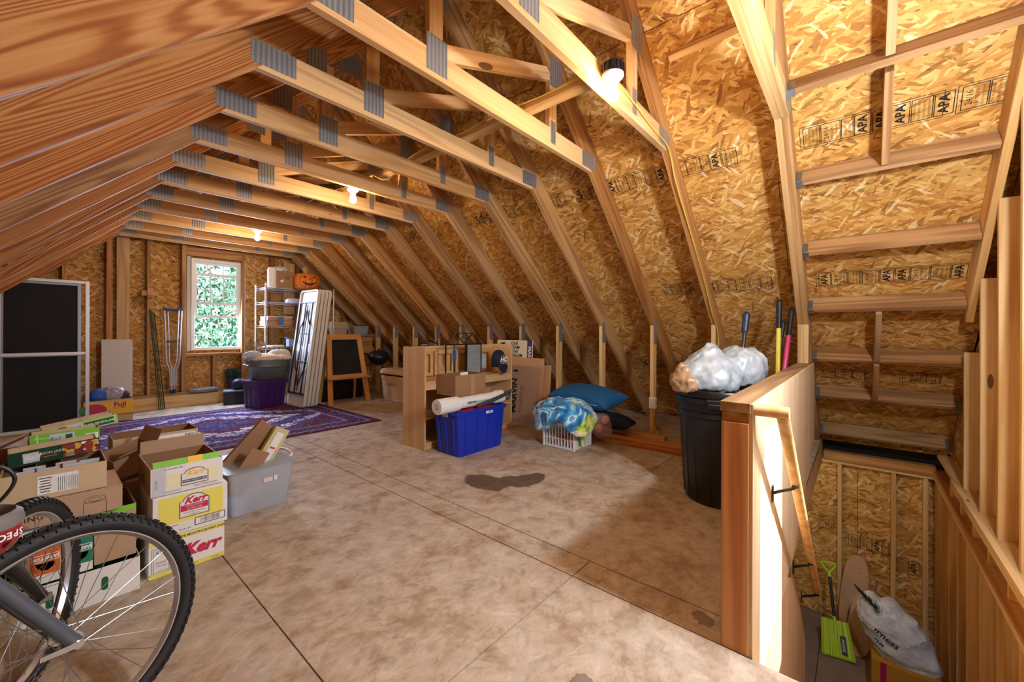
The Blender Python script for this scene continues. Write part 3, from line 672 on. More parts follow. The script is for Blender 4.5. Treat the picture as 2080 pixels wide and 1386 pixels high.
# ------------------------------------------------------------------ outside the far window
def tree(lab, x, y, z, h, r, n, seed):
    t = thing('tree', lab, 'tree', (x, y, z), group='trees outside the far window'); rn = random.Random(seed)
    m = MB().tube([(0, 0, 0), (.1, 0, h*.5), (0, .1, h*.9)], .16, 8, r1=.03)
    for i in range(9):
        a = rn.uniform(0, 6.28); zz = h*rn.uniform(.35, .85); m.tube([(0, 0, zz), (math.cos(a)*r*.7, math.sin(a)*r*.7, zz+r*.35)], .05, 5, r1=.015)
    obj('trunk', m, M_BARK, t, sm=60)
    f = MB()
    for i in range(n):
        while 1:
            p = Vector((rn.uniform(-1, 1), rn.uniform(-1, 1), rn.uniform(-1, 1)))
            if p.length < 1 and noise.noise(p*2.6+Vector((seed, 0, 0))) > -.22: break
        p = Vector((p.x*r, p.y*r, h*.62+p.z*h*.42)); s = rn.uniform(.05, .11); q = Euler((rn.uniform(0, 6), rn.uniform(0, 6), rn.uniform(0, 6))).to_matrix()
        f.add([p+q @ Vector(v) for v in ((-s, 0, 0), (0, -s*.5, 0), (s, 0, 0), (0, s*.5, 0))], [(0, 1, 2, 3)])
    obj('foliage', f, M_LEAF, t, fix=False)
M_BARK = plain('bark', '6a5846', .9, var=.3)
tl = NT('leaves'); rv = tl.n('ObjectInfo'); nn = tl.noise(objc(tl), 3.5, 3, .6); tl.col(tl.ramp(nn, [(.3, L('25503f')), (.5, L('4f8676')), (.7, L('9cc4bc'))])); tl.set(rough=.6); M_LEAF = tl.m
tree('pale green leafy tree outside the far window, nearest the glass', 2.6, 14.5, -3.4, 7.6, 2.3, 6500, 1)
tree('darker leafy tree outside the far window, further back', 6.5, 19, -3.4, 7.0, 3.2, 7000, 2)
tree('broad leafy tree outside the far window on the left', -.8, 22, -3.4, 7.5, 3.0, 6000, 3)
struct(obj('ground', MB().bx(-40, 40, -40, 60, -3.6, -3.4), plain('grass_ground', '8fb070', .9, var=.3)))
# ------------------------------------------------------------------ common builders for the stored things
def rbox_tapered(w0, d0, w1, d1, h, r=.03, n=4, wall=.004, z0=0, open_top=True):
    """tapered open bin with rounded corners, double walled"""
    def ring(w, d, z, rr):
        out = []
        for cx, cy, a0 in ((w/2-rr, d/2-rr, 0), (-w/2+rr, d/2-rr, 90), (-w/2+rr, -d/2+rr, 180), (w/2-rr, -d/2+rr, 270)):
            for k in range(n+1): a = R(a0+90*k/n); out.append((cx+rr*math.cos(a), cy+rr*math.sin(a), z))
        return out
    rings = [ring(w0, d0, z0, r), ring(w1, d1, z0+h, r)]
    m = MB(); N = len(rings[0])
    seq = [ring(w0, d0, z0, r), ring(w1, d1, z0+h, r), ring(w1-2*wall, d1-2*wall, z0+h, r), ring(w0-2*wall, d0-2*wall, z0+wall, r)]
    vs = [p for q in seq for p in q]; fs = []
    for j in range(3):
        for i in range(N): k = (i+1) % N; fs.append((j*N+i, j*N+k, (j+1)*N+k, (j+1)*N+i))
    fs.append(list(range(N-1, -1, -1))); fs.append([3*N+i for i in range(N)])
    m.add(vs, fs); return m, ring
def carton(name, lab, x0, x1, y0, y1, z0, h, mat, flaps=(), inner=None, rz=0, cat='cardboard box', grp=None, prints=None, open_=True, t=.004):
    """open or closed corrugated carton standing at z0; flaps: (side, length, angle from vertical outward)"""
    w, d = x1-x0, y1-y0
    T = thing(name, lab, cat, ((x0+x1)/2, (y0+y1)/2, z0), rz, grp)
    m = MB(); m.bx(-w/2, w/2, -d/2, -d/2+t, 0, h).bx(-w/2, w/2, d/2-t, d/2, 0, h).bx(-w/2, -w/2+t, -d/2+t, d/2-t, 0, h).bx(w/2-t, w/2, -d/2+t, d/2-t, 0, h).bx(-w/2+t, w/2-t, -d/2+t, d/2-t, 0, t)
    if not open_: m.bx(-w/2+t, w/2-t, -d/2+t, d/2-t, h-t, h)
    obj('body', m, mat, T, bev=.0012)
    if open_:
        e = t+.0006; li = MB(); li.bx(-w/2+e, w/2-e, d/2-e-.0006, d/2-e, t, h-.001).bx(-w/2+e, -w/2+e+.0006, -d/2+e, d/2-e-.001, t, h-.001).bx(w/2-e-.0006, w/2-e, -d/2+e, d/2-e-.001, t, h-.001).bx(-w/2+e, w/2-e, -d/2+e, -d/2+e+.0006, t, h-.001)
        obj('lining', li, inner or M_CARDIN, T)
    for f in flaps:
        s, ln, an = f[:3]; fm = f[3] if len(f) > 3 else mat; a = R(an)
        q = MB()
        if s in '-+': # front / back: hinge along x
            sg = -1 if s == '-' else 1; q.bx(-w/2+.002, w/2-.002, -t/2, t/2, 0, ln); M = Matrix.Translation((0, sg*(d/2-t/2), h)) @ Matrix.Rotation(-sg*a, 4, 'X')
        else:
            sg = -1 if s == '<' else 1; q.bx(-t/2, t/2, -d/2+.002, d/2-.002, 0, ln); M = Matrix.Translation((sg*(w/2-t/2), 0, h)) @ Matrix.Rotation(sg*a, 4, 'Y')
        obj('flap', q, [fm], T, M=M, bev=.001)
    if prints:
        P = Print(); prints(P, w, h); P.done('printed_label', Matrix.Translation((0, -d/2-.0006, h/2)) @ Matrix.Rotation(R(90), 4, 'X'), T)
    return T
def cloth(name, lab, cat, rx, ry, rz, loc, mat, amp=.03, fr=6, seed=1, sq=.8, rot=(0,0,0), nu=64, nv=40, flat=.35, parent=None, **kw):
    m = blob(rx, ry, rz, nu, nv, flat, sq); me = m.mesh(name); crumple(me, amp, fr, seed); smooth(me, 60)
    o = place(name, me, mat, parent, M=Matrix.Translation(loc) @ Euler([R(a) for a in rot]).to_matrix().to_4x4())
    if parent is None: tag(o, lab, cat)
    return o
def tote(name, lab, loc, rz, w0, d0, w1, d1, h, mat, cat='storage tote', ribs=3, rib_side=2, lid=None):
    T = thing(name, lab, cat, loc, rz); m, ring = rbox_tapered(w0, d0, w1, d1, h)
    for k in range(ribs+1):      # upright ribs, front/back
        f = -.5+(.15+.7*k/ribs)
        for s in (-1, 1):
            m.add([(f*w0-.012, s*d0/2, .01), (f*w0+.012, s*d0/2, .01), (f*w1+.012, s*(d1/2-.004), h*.82), (f*w1-.012, s*(d1/2-.004), h*.82),
                   (f*w0-.009, s*(d0/2+.008), .01), (f*w0+.009, s*(d0/2+.008), .01), (f*w1+.009, s*(d1/2+.006), h*.82), (f*w1-.009, s*(d1/2+.006), h*.82)], [(4,5,6,7),(0,1,5,4),(1,2,6,5),(2,3,7,6),(3,0,4,7)])
    for k in range(rib_side+1):
        f = -.5+(.2+.6*k/rib_side)
        for s in (-1, 1):
            m.add([(s*w0/2, f*d0-.012, .01), (s*w0/2, f*d0+.012, .01), (s*(w1/2-.004), f*d1+.012, h*.82), (s*(w1/2-.004), f*d1-.012, h*.82),
                   (s*(w0/2+.008), f*d0-.009, .01), (s*(w0/2+.008), f*d0+.009, .01), (s*(w1/2+.006), f*d1+.009, h*.82), (s*(w1/2+.006), f*d1-.009, h*.82)], [(4,5,6,7),(0,1,5,4),(1,2,6,5),(2,3,7,6),(3,0,4,7)])
    obj('body', m, mat, T, sm=35)
    rm, _ = rbox_tapered(w1+.024, d1+.024, w1+.03, d1+.03, .035, r=.035, wall=.017); obj('rim', rm, mat, T, sm=35, loc=(0, 0, h-.033), bev=.002)
    if lid:
        l2, _ = rbox_tapered(w1+.032, d1+.032, w1+.02, d1+.02, .018, r=.035, wall=.3 if False else .02); l2.bx(-w1/2, w1/2, -d1/2, d1/2, .004, .014); obj('lid', l2, lid, T, sm=35, loc=(0, 0, h+.003))
    return T
# ------------------------------------------------------------------ trash can, bags, tools beside the half wall
M_BIN = plain('black_bin_plastic', '15171b', .32)
CX, CY = 3.20, .765
TC = thing('trash_can', 'tall black wheeled-style trash can full of bags beside the half wall', 'trash can', (CX, CY, 0))
TC['label'] = 'tall black plastic trash can full of bags beside the half wall'
m = MB().lathe([(.0, .0), (.205, 0), (.222, .01), (.236, .18), (.236, .181), (.262, .60), (.279, .61), (.281, .645), (.272, .65), (.274, .70), (.292, .705), (.294, .742), (.288, .748), (.300, .752), (.302, .79), (.296, .80), (.284, .80), (.278, .75), (.215, .03), (0, .03)], 48)
for k in range(8):
    a = k*math.pi/4+.2; c, s = math.cos(a), math.sin(a)
    for q in (-1, 1):
        b = a+q*.16; m.tube([(.226*math.cos(b), .226*math.sin(b), .03), (.258*math.cos(b), .258*math.sin(b), .58)], .006, 6)
obj('body', m, M_BIN, TC, sm=35)
for a in (-2.9, .25): obj('handle', MB().box((0, 0, 0), (.05, .16, .05)).box((.03, 0, -.02), (.02, .14, .04)), M_BIN, TC, bev=.01, M=Matrix.Rotation(a, 4, 'Z') @ Matrix.Translation((.288, 0, .725)))
M_FOIL = NT('silver_white_film'); nz = M_FOIL.noise(objc(M_FOIL), 7, 5, .6); M_FOIL.col(M_FOIL.ramp(nz, [(.3, L('98a3ab')), (.65, L('ccd4da'))])); M_FOIL.set(rough=.33, metal=.15); M_FOIL.bump(nz, .5, .02); M_FOIL = M_FOIL.m
def sack(name, lab, pts_r, loc, mat, amp, seed, top=None, fr=7):
    m = blob(*pts_r, 80, 50, .3, .85); me = m.mesh(name)
    if top:
        for v in me.vertices:
            if v.co.z > 0:
                k = (v.co.z/pts_r[2])**1.6; v.co.x = v.co.x*(1-.72*k)+top[0]*k; v.co.y = v.co.y*(1-.72*k)+top[1]*k; v.co.z *= 1+top[2]*k
    crumple(me, amp, fr, seed); crumple(me, amp*.22, fr*2.4, seed+3); smooth(me, 75); return tag(place(name, me, mat, loc=loc), lab, 'bag')
sack('plastic_bag', 'crumpled white plastic sack with a pointed top lying on the black trash can', (.245, .19, .145), (CX-.04, CY+.05, .90), M_FOIL, .03, 3, (-.03, .0, .50), 8)
sack('plastic_bag', 'rounder silvery white sack behind the pointed one over the half wall', (.20, .15, .15), (CX+.20, CY-.10, .93), M_FOIL, .024, 8, None, 9)
M_KRAFT = plain('glossy_brown_paper', 'b18a66', .35, var=.25)
sack('paper_bag', 'torn brown and silver paper bag hanging over the left rim of the trash can', (.12, .10, .10), (CX-.20, CY+.155, .86), M_KRAFT, .02, 5, (-.02, .03, .15), 10)
def pole_tool(lab, p0, p1, r, mat, grip, g=.16, gr=.020, cat='tool handle', D=False):
    T = thing('garden_tool', lab, 'garden tool', p0); p0, p1 = Vector(p0), Vector(p1); d = p1-p0; u = d.normalized()
    obj('shaft', MB().tube([(0, 0, 0), d-u*g*.6], r, 14), mat, T, sm=50)
    m = MB(); ax = [(d-u*g, r*1.25), (d-u*g*.85, gr*.95), (d-u*g*.5, gr), (d-u*g*.15, gr*1.12), (d-u*.02, gr*1.05), (d, gr*.55)]
    for (a, ra), (b, rb) in zip(ax[:-1], ax[1:]): m.tube([a, b], ra, 14, r1=rb)
    obj('grip', m, grip, T, sm=50); return T
M_YTUBE = plain('yellow_enamel', 'e3d94a', .3); M_PINK = plain('pink_enamel', 'c83a73', .3); M_BGRIP = plain('black_rubber', '121416', .5); M_NAVYG = plain('navy_grip', '14233f', .45)
pole_tool('black tool handle with a dark blue grip leaning out of the trash can', (3.10, .68, .06), (3.41, .63, 1.35), .012, M_BLACK, M_NAVYG, .17, .024)
pole_tool('upright yellow tool handle with a black grip behind the half wall', (3.98, .52, .0), (4.0, .50, 1.475), .017, M_YTUBE, M_BGRIP, .24, .022)
pole_tool('slanting pink tool handle with a black grip behind the half wall', (3.70, .52, .0), (4.17, .43, 1.41), .018, M_PINK, M_BGRIP, .25, .020)
pole_tool('small black tool handle between the yellow and the pink one', (3.90, .58, .0), (4.08, .48, 1.30), .010, M_BLACK, M_BGRIP, .15, .016)
# ------------------------------------------------------------------ lumber on the floor by the knee wall
LG = 'loose boards on the floor by the knee wall'
for i, (x, y0, y1, z, w, lab) in enumerate(((4.10, .46, 2.72, .019, .185, 'widest loose board lying on the floor along the knee wall, lowest of the pile'), (4.14, .46, 2.70, .058, .14, 'middle loose board of the pile lying along the knee wall'), (4.19, 1.50, 2.75, .097, .089, 'short loose board on top of the pile along the knee wall'))):
    tag(board('loose_board', (x, y0, z), (x, y1, z), w, .038, M_REDFIR, None, side=(0, 0, 1)), lab, 'board', LG)
# ------------------------------------------------------------------ milk crate with towel and mesh bag, pillows
MC = thing('milk_crate', 'white slatted plastic crate with a tropical towel heaped in it', 'crate', (3.625, 2.335, 0))
m = MB(); cw, cd, ch = .33, .38, .26
for z, t in ((.012, .024), (ch-.015, .03), (.10, .012)):
    m.bx(-cw/2, cw/2, -cd/2, -cd/2+.012, z-t/2, z+t/2).bx(-cw/2, cw/2, cd/2-.012, cd/2, z-t/2, z+t/2).bx(-cw/2, -cw/2+.012, -cd/2, cd/2, z-t/2, z+t/2).bx(cw/2-.012, cw/2, -cd/2, cd/2, z-t/2, z+t/2)
for i in range(10):
    x = -cw/2+.006+(cw-.012)*i/9
    for s in (-1, 1): m.box((x, s*(cd/2-.006), ch/2), (.012 if 0 < i < 9 else .024, .0125, ch-.002))
for i in range(11):
    y = -cd/2+.006+(cd-.012)*i/10
    for s in (-1, 1): m.box((s*(cw/2-.006), y, ch/2), (.0125, .012 if 0 < i < 10 else .024, ch-.002))
obj('basket', m, M_WHITE, MC); obj('base', MB().bx(-cw/2, cw/2, -cd/2, cd/2, 0, .006), M_WHITE, MC)
M_ORANGE = plain('orange_ball_vinyl', 'e0703a', .45)
for i, (x, y, z, r_) in enumerate(((-.07, -.11, .07, .062), (.06, -.12, .068, .06), (.09, .03, .07, .062), (-.08, .04, .07, .062))):
    tag(obj('ball', blob(r_, r_, r_, 24, 16), M_ORANGE, sm=80, loc=(3.625+x, 2.335+y, z)), 'orange ball in the white crate, %s' % ['at its near corner', 'beside its right side', 'towards the knee wall', 'towards the cardboard'][i], 'ball', 'orange balls in the white crate')
t = NT('tropical_towel'); v = objc(t); wv = t.n('TexNoise', {'Vector': v, 'Scale': 5.0, 'Detail': 3.0, 'Distortion': 1.5}); c1 = t.ramp(wv.outputs[0], [(.30, L('0b2f6b')), (.40, L('0e6fb5')), (.48, L('2fa8dc')), (.545, L('e8f4f6')), (.585, L('1f8fcf')), (.70, L('bfe3ef'))])
yl = t.ramp(t.noise(t.map(v, loc=(.3, .1, .2)), 3.2, 2), [(.53, (0,0,0)), (.58, (1,1,1))]); ylc = t.ramp(wv.outputs[0], [(.35, L('2f8a4a')), (.5, L('cfdc4a')), (.6, L('f1ecc0'))]); sp_ = t.n('SeparateXYZ', {0: v}); side_ = t.ramp(t.math('ADD', sp_.outputs[0], t.math('MULTIPLY', sp_.outputs[1], -1)), [(.0, (0,0,0)), (.12, (1,1,1))])
t.col(t.mix(t.math('MULTIPLY', yl, side_), c1, ylc)); t.set(rough=.75, sheen=.3); M_TOWEL = t.m
m = blob(.265, .30, .165, 110, 60, .9, .85); me = m.mesh('towel')
for v in me.vertices:
    if v.co.z < .02:   # edges hang down over the crate
        a = math.atan2(v.co.y, v.co.x); v.co.z -= .07*(math.sin(a*3+1)+.6)*(1 if v.co.xy.length > .14 else 0)
crumple(me, .034, 6.0, 4); crumple(me, .010, 16, 2); smooth(me, 60); tag(place('towel', me, M_TOWEL, loc=(3.56, 2.33, .315)), 'turquoise blue, yellow and white tropical towel heaped over the crate', 'towel')
m = MB().grid(lambda u, v: (-.02+.012*math.sin(u*9), -.215-.008*math.sin(v*20)*u-(.02*(1-v)), 0), 2, 2) if False else None
tw = MB()
def hang(u, v): # the long corner of the towel hanging down the front of the crate
    w = .17*(1-v)**.8+.015; return (-.10+(u-.5)*w*1.3+.05*v, -.205-.02*math.sin(u*8+v*3)-.012*(1-v), .30-.27*v)
me = MB().grid(hang, 24, 20).mesh('towel_corner', False); smooth(me, 80)
o = place('towel_corner', me, M_TOWEL, bpy.data.objects['towel'], loc=(3.625-3.56, 2.335-2.33, -.315)); sd_ = o.modifiers.new('s', 'SOLIDIFY'); sd_.thickness = .006
t = NT('white_mesh_net'); tr = t.n('BsdfTransparent'); df = t.n('BsdfDiffuse', {0: L('e6d2d2')}); mx2 = t.n('MixShader', {0: .26, 1: tr.outputs[0], 2: df.outputs[0]}); t.t.links.new(mx2.outputs[0], t.out.inputs[0]); M_NET = t.m
NB = thing('mesh_bag', 'see-through white mesh bag of orange balls hanging off the crate', 'bag', (3.895, 2.10, .20))
m = blob(.085, .12, .135, 48, 32, .1, .9); me = m.mesh('net')
for v in me.vertices: v.co.x += .02*max(0, -v.co.z/.135)**2*.6; v.co.y -= .04*max(0, -v.co.z/.135)
crumple(me, .014, 9, 6); smooth(me, 70); place('net', me, M_NET, NB)
for i, (x, y, z) in enumerate(((-.01, .05, .062), (.02, -.055, .058), (-.01, .0, -.035))): tag(obj('ball', blob(.044, .044, .044, 24, 16), M_ORANGE, sm=80, loc=(3.895+x, 2.10+y, .20+z)), 'orange ball inside the mesh bag, %s' % ['topmost and furthest', 'topmost and nearest', 'lowest'][i], 'ball', 'orange balls in the mesh bag')
def pillow(name, lab, w, d, h, M, mat, seed):
    def fn(u, v, s):
        x, y = 2*u-1, 2*v-1; e = max(0, (1-x**2)*(1-y**2)); k = 1-.08*(1-abs(x))*0
        px = x*w/2*(1-.10*(1-y*y)*abs(x)**6); py = y*d/2*(1-.10*(1-x*x)*abs(y)**6)
        return (px, py, s*h/2*e**.42)
    m = MB().grid(lambda u, v: fn(u, v, 1), 36, 36).grid(lambda u, v: fn(u, v, -1), 36, 36); b_ = bmesh.new(); me = m.mesh(name, False); b_.from_mesh(me); bmesh.ops.remove_doubles(b_, verts=b_.verts, dist=.0005); bmesh.ops.recalc_face_normals(b_, faces=b_.faces); b_.to_mesh(me); b_.free()
    for v in me.vertices: v.co.z += .006*noise.noise(v.co*9+Vector((seed, 0, 0)))
    smooth(me, 70); T = thing(name, lab, 'pillow', M=M); place('cushion', me, mat, T)
    return T
M_PBLUE = plain('blue_cushion_cloth', '0f5f96', .75, var=.12); M_PNAVY = plain('navy_cushion_cloth', '0d2547', .8, var=.15)
PT = pillow('pillow', 'large blue pillow with a white tag on top, against the knee wall studs', .46, .80, .25, Matrix.Translation((4.03, 2.33, .465)) @ Euler((R(3), R(-8), R(-6))).to_matrix().to_4x4(), M_PBLUE, 1)
obj('zip', MB().tube([(-.215, -.28, .0), (-.228, -.1, .0), (-.228, .1, .0), (-.215, .28, .0)], .003, 6), M_PAPER, PT); obj('care_tag', MB().box((-.234, -.02, -.04), (.002, .045, .075)), M_PAPER, PT)
pillow('pillow', 'dark navy pillow underneath the blue one', .27, .56, .17, Matrix.Translation((4.10, 2.10, .225)) @ Euler((R(4), R(2), R(6))).to_matrix().to_4x4(), M_PNAVY, 2)
# ------------------------------------------------------------------ cardboard sheets and the sign
def lean(name, lab, x0, xt, y0, y1, h, mat, cat, t=.008, z0=0, prints=None):
    an = math.atan2(xt-x0, h); M = Matrix.Translation((x0, (y0+y1)/2, z0)) @ Matrix.Rotation(an, 4, 'Y'); T = thing(name, lab, cat, M=M); ln = h/math.cos(an)
    obj('sheet', MB().bx(0, t, -(y1-y0)/2, (y1-y0)/2, 0, ln), mat, T, bev=.001)
    if prints: P = Print(); prints(P, y1-y0, ln); P.done('printed_label', Matrix.Translation((-.0008, 0, ln/2)) @ Matrix(((0,0,-1),(-1,0,0),(0,1,0))).to_4x4(), T)
    return T
M_CSH = plain('cardboard_sheet', 'a98468', .8, var=.06); M_CSH2 = plain('cardboard_sheet_light', 'c59a6e', .8, var=.05)
def pr_marvin(P, w, h): P.text('MARVIN', .085, -.03, .125, M_INK, rot=R(90), bold=.005).text('BUILT AROUND YOU', .20, -.06, .038, M_INK, rot=R(90)).text('WINDOWS AND DOORS', .235, -.03, .024, M_INK, rot=R(90)).rect(.085, .30, .08, .03, M_INK)
lean('cardboard_sheet', 'large light cardboard sheet behind the printed one, right of the bookcase', 4.155, 4.235, 3.08, 4.15, .845, M_CSH2, 'cardboard sheet')
lean('cardboard_sheet', 'cardboard sheet with black lettering leaning upright right of the bookcase', 4.115, 4.185, 3.15, 4.05, .735, M_CSH, 'cardboard sheet', prints=pr_marvin)
lean('cardboard_sheet', 'narrow brown cardboard panel furthest right behind the other sheets', 4.195, 4.26, 2.99, 3.4, .76, M_CSH2, 'cardboard sheet', t=.012)
M_CREAM = plain('cream_sign', 'e6dcbc', .6); M_PURP = plain('purple_print', '3a2a6e', .5)
def pr_sign(P, w, h):
    P.rect(w/2-.05, 0, .085, h, M_PURP).text('MASON', w/2-.05, .0, .075, M_PAPER, rot=R(-90), bold=.002)
    for i, s in enumerate(('ONE', 'TEAM', 'ONE', 'DREAM')): P.text(s, -.06, h/2-.045-.055*i, .062, M_INK, align='LEFT', bold=.001)
    P.rect(-.05, h/2-.262, w-.12, .03, M_GOLD).poly([(-w/2+.05, h/2-.06), (-w/2+.09, h/2-.03), (-w/2+.16, h/2-.03), (-w/2+.14, h/2-.07), (-w/2+.10, h/2-.09)], M_DGREEN)
lean('sign', 'cream sign reading one team one dream with a purple edge, behind the bookcase', 4.246, 4.262, 3.29, 3.93, .42, M_CREAM, 'sign', z0=.655, prints=pr_sign)
bpy.data.objects['sign'].location.x = 4.247
tag(obj('support_box', MB().bx(4.25, 4.42, 3.55, 3.80, 0, .65), M_CARD2, bev=.003), 'brown carton standing behind the studs under the cream sign', 'cardboard box')
# ------------------------------------------------------------------ bookcase and what stands on it
BC = thing('bookcase', 'light pine bookcase with its plain end panel turned to the rug', 'bookcase', (3.16, 3.465, 0))
def bb(nm, x0, x1, y0, y1, z0, z1, m=None): return obj(nm, MB().bx(x0-3.16, x1-3.16, y0-3.465, y1-3.465, z0, z1), m or M_SHELF, BC, bev=.002)
def bbv(nm, x, y0, y1): # end panel with upright grain
    return board(nm, (x-3.16, (y0+y1)/2-3.465, 0), (x-3.16, (y0+y1)/2-3.465, 1.035), y1-y0, .02, M_SHELF, BC, side=(1, 0, 0))
bbv('end_panel', 2.50, 3.28, 3.65); bbv('end_panel', 3.82, 3.28, 3.65)
for z in (.05, .30): bb('shelf', 2.51, 3.81, 3.30, 3.64, z, z+.02)
bb('shelf', 2.51, 3.81, 3.29, 3.64, .665, .687); bb('shelf_rail', 2.51, 3.81, 3.283, 3.301, .60, .665); bb('top_rail', 2.51, 3.81, 3.62, 3.64, .97, 1.03); bb('plinth', 2.51, 3.81, 3.30, 3.315, .0, .05)
bb('back_panel', 2.51, 3.81, 3.641, 3.649, .03, .97)
for i in range(4):
    x = 2.56+.31*i; q = MB().bx(x-3.16, x+.05-3.16, .13, .148, .70, .97).bx(x+.25-3.16, x+.29-3.16, .13, .148, .70, .97).bx(x+.05-3.16, x+.25-3.16, .13, .148, .70, .735).bx(x+.05-3.16, x+.25-3.16, .13, .148, .935, .97)
    obj('panel_frame', q, M_SHELF, BC, bev=.002)
LR = thing('metal_rack', 'black folding metal frame with a vee handle standing on the bookcase shelf', 'metal frame', (3.13, 3.40, .688))
m = MB(); fw2, fh = .27, .36
for x in (-fw2, .03, fw2): m.box((x, 0, fh/2), (.012 if x != .03 else .03, .012, fh))
m.box((0, 0, fh), (2*fw2+.012, .014, .014)).box((0, 0, .006), (2*fw2+.012, .014, .012)).box((-.15, .0, fh/2), (.008, .01, fh))
m.tube([(-.13, 0, fh+.125), (.0, 0, fh+.01)], .007, 8).tube([(.13, 0, fh+.125), (.0, 0, fh+.01)], .007, 8).tube([(-.13, 0, fh+.125), (.13, 0, fh+.125)], .006, 8).tube([(-.13, 0, fh+.125), (-.20, 0, fh)], .005, 8).tube([(.13, 0, fh+.125), (.24, 0, fh)], .005, 8)
obj('bars', m, M_BLACK, LR)
obj('hook', MB().tube([(-.05, 0, fh+.15), (-.045, -.01, fh+.10)], .005, 8).tube([(.05, 0, fh+.15), (.055, -.01, fh+.10)], .005, 8), M_CHROME, LR)
obj('pane', MB().bx(.05, fw2-.008, -.002, .002, .02, fh-.01), plain('grey_plastic_film', '9aa4a6', .3, var=.3), LR)
CAP = thing('cap', 'navy baseball cap with a pink and white monogram on the bookcase', 'cap', (3.60, 3.30, .845))
m = blob(.095, .075, .13, 32, 22, .45, .9); me = m.mesh('crown'); smooth(me, 60); place('crown', me, M_NAVY, CAP)
obj('visor', MB().grid(lambda u, v: ((u-.5)*.17, -.055-.02*math.sin(u*math.pi)-.02*v, -.03-.12*v*math.sin(math.pi*(.12+.76*u))), 16, 8), M_NAVY, CAP, sm=60).modifiers.new('s', 'SOLIDIFY').thickness = .004
obj('cap_sheet', MB().lathe([(0, -.01), (.085, -.01), (.085, .0), (0, .0)], 24), M_NAVY, CAP, loc=(0, 0, -.065))
P = Print(); P.text('HC', 0, .0, .10, M_PAPER, ital=True, shear=.3, bold=.004).text('HC', .004, -.003, .10, plain('pink_thread', 'd9838f', .7), shear=.3, z=.0006, bold=.007).rect(0, -.055, .11, .008, M_PAPER).text('HOCKEY', 0, .06, .02, M_PAPER)
P.done('monogram', Matrix.Translation((0, -.0785, .015)) @ Matrix.Rotation(R(90), 4, 'X') @ Matrix.Scale(.8, 4), CAP)
cloth('plastic_bag', 'crumpled pale bag stuffed behind the cap on the bookcase', 'bag', .09, .05, .10, (3.48, 3.50, .82), M_FOIL, .015, 14, 3)
cloth('blue_cloth', 'small blue rag hanging in the black metal frame on the bookcase', 'cloth', .022, .012, .075, (2.96, 3.37, .93), plain('blue_rag', '1f5e9e', .8), .006, 20, 2, flat=0)
cloth('blue_tape', 'blue and white scrap lying on the top rail of the bookcase', 'scrap', .05, .012, .008, (2.75, 3.63, 1.043), plain('blue_white_tape', '6b86c8', .6), .002, 30, 2, nu=20, nv=12)
# ------------------------------------------------------------------ blue tote with its load
M_BLUE = plain('royal_blue_plastic', '1330b4', .34)
TT = tote('storage_tote', 'royal blue storage tote heaped with things in front of the bookcase', (2.875, 3.025, 0), 0, .60, .335, .665, .375, .43, M_BLUE)
P = Print(); P.rect(0, 0, .10, .055, M_PAPER).text('TOOLS', 0, .012, .018, plain('blue_pen', '2b3f9a', .6)).rect(.01, -.014, .04, .008, M_INK); P.done('white_label', Matrix.Translation((.08, -.196, .40)) @ Matrix.Rotation(R(90), 4, 'X'), TT)
P = Print(); P.rect(0, 0, .09, .07, plain('grey_tape', '9a9a98', .5)); P.done('tape_strip', Matrix.Translation((-.352, -.02, .41)) @ Matrix(((0,0,-1),(-1,0,0),(0,1,0))).to_4x4(), TT)
cloth('red_cloth', 'crimson cloth bulging out of the blue tote under the white roll', 'cloth', .25, .13, .055, (2.885, 3.0, .385), plain('crimson_cloth', 'b3163c', .75, var=.2), .012, 9, 2)
RO = thing('paper_roll', 'long white plastic roll lying across the blue tote', 'roll', (2.34, 2.905, .505)); rl = .87
obj('roll', MB().lathe([(.026, 0), (.069, 0), (.071, .01), (.071, .24), (.069, .25), (.055, .26), (.056, rl-.12), (.066, rl-.11), (.068, rl-.005), (.062, rl), (.0, rl)], 32, M=Matrix.Rotation(R(90), 4, 'Y') @ Matrix.Rotation(R(0), 4, 'X')), M_PAPER, RO, sm=35)
obj('core', MB().lathe([(.018, -.001), (.026, -.001), (.026, .3), (.018, .3)], 24, M=Matrix.Rotation(R(90), 4, 'Y'), caps=False), M_CARD2, RO, sm=35)
P = Print(); P.text('STRONG', -.08, 0, .030, M_DGREEN, bold=.0015).text('PLASTIC SHEETING', .07, 0, .020, M_DGREEN); P.done('printed_label', Matrix.Translation((.47, -.0575, .0)) @ Matrix.Rotation(R(90), 4, 'X'), RO)
BX = carton('cardboard_box', 'small open brown box standing on the white roll and the blue tote', 2.635, 3.055, 2.985, 3.27, .555, .205, M_CARD2, (), None, 0, grp=None)
obj('tape', MB().bx(-.0, .05, -.1432, -.1428, .0, .20), plain('clear_tape', 'b98f66', .25), BX); obj('packing_slip', MB().box((-.08, .0, .206), (.10, .0015, .05)), M_PAPER, BX, M=Matrix.Translation((0, -.13, 0)) @ Matrix.Rotation(R(-8), 4, 'X') if False else Matrix.Translation((0, -.128, .0)))
tag(obj('strap', MB().grid(lambda u, v: (2.78+.50*u, 2.835-.02*math.sin(u*3.1)-.012*v, .470+.09*u+.055*math.sin(u*3.14)*0+(v-.5)*.04), 30, 4), plain('dark_grey_webbing', '3e434a', .7), sm=60), 'dark grey webbing strap lying across the front of the blue tote', 'strap').modifiers.new('s', 'SOLIDIFY').thickness = .012
tag(obj('metal_hook', MB().tube(catmull([(3.20, 2.84, .545), (3.27, 2.85, .55), (3.30, 2.86, .51), (3.26, 2.86, .47)], 5), .014, 10), plain('grey_hook', '474c54', .5), sm=60), 'dark grey hooked end sticking out right of the white roll', 'hook')
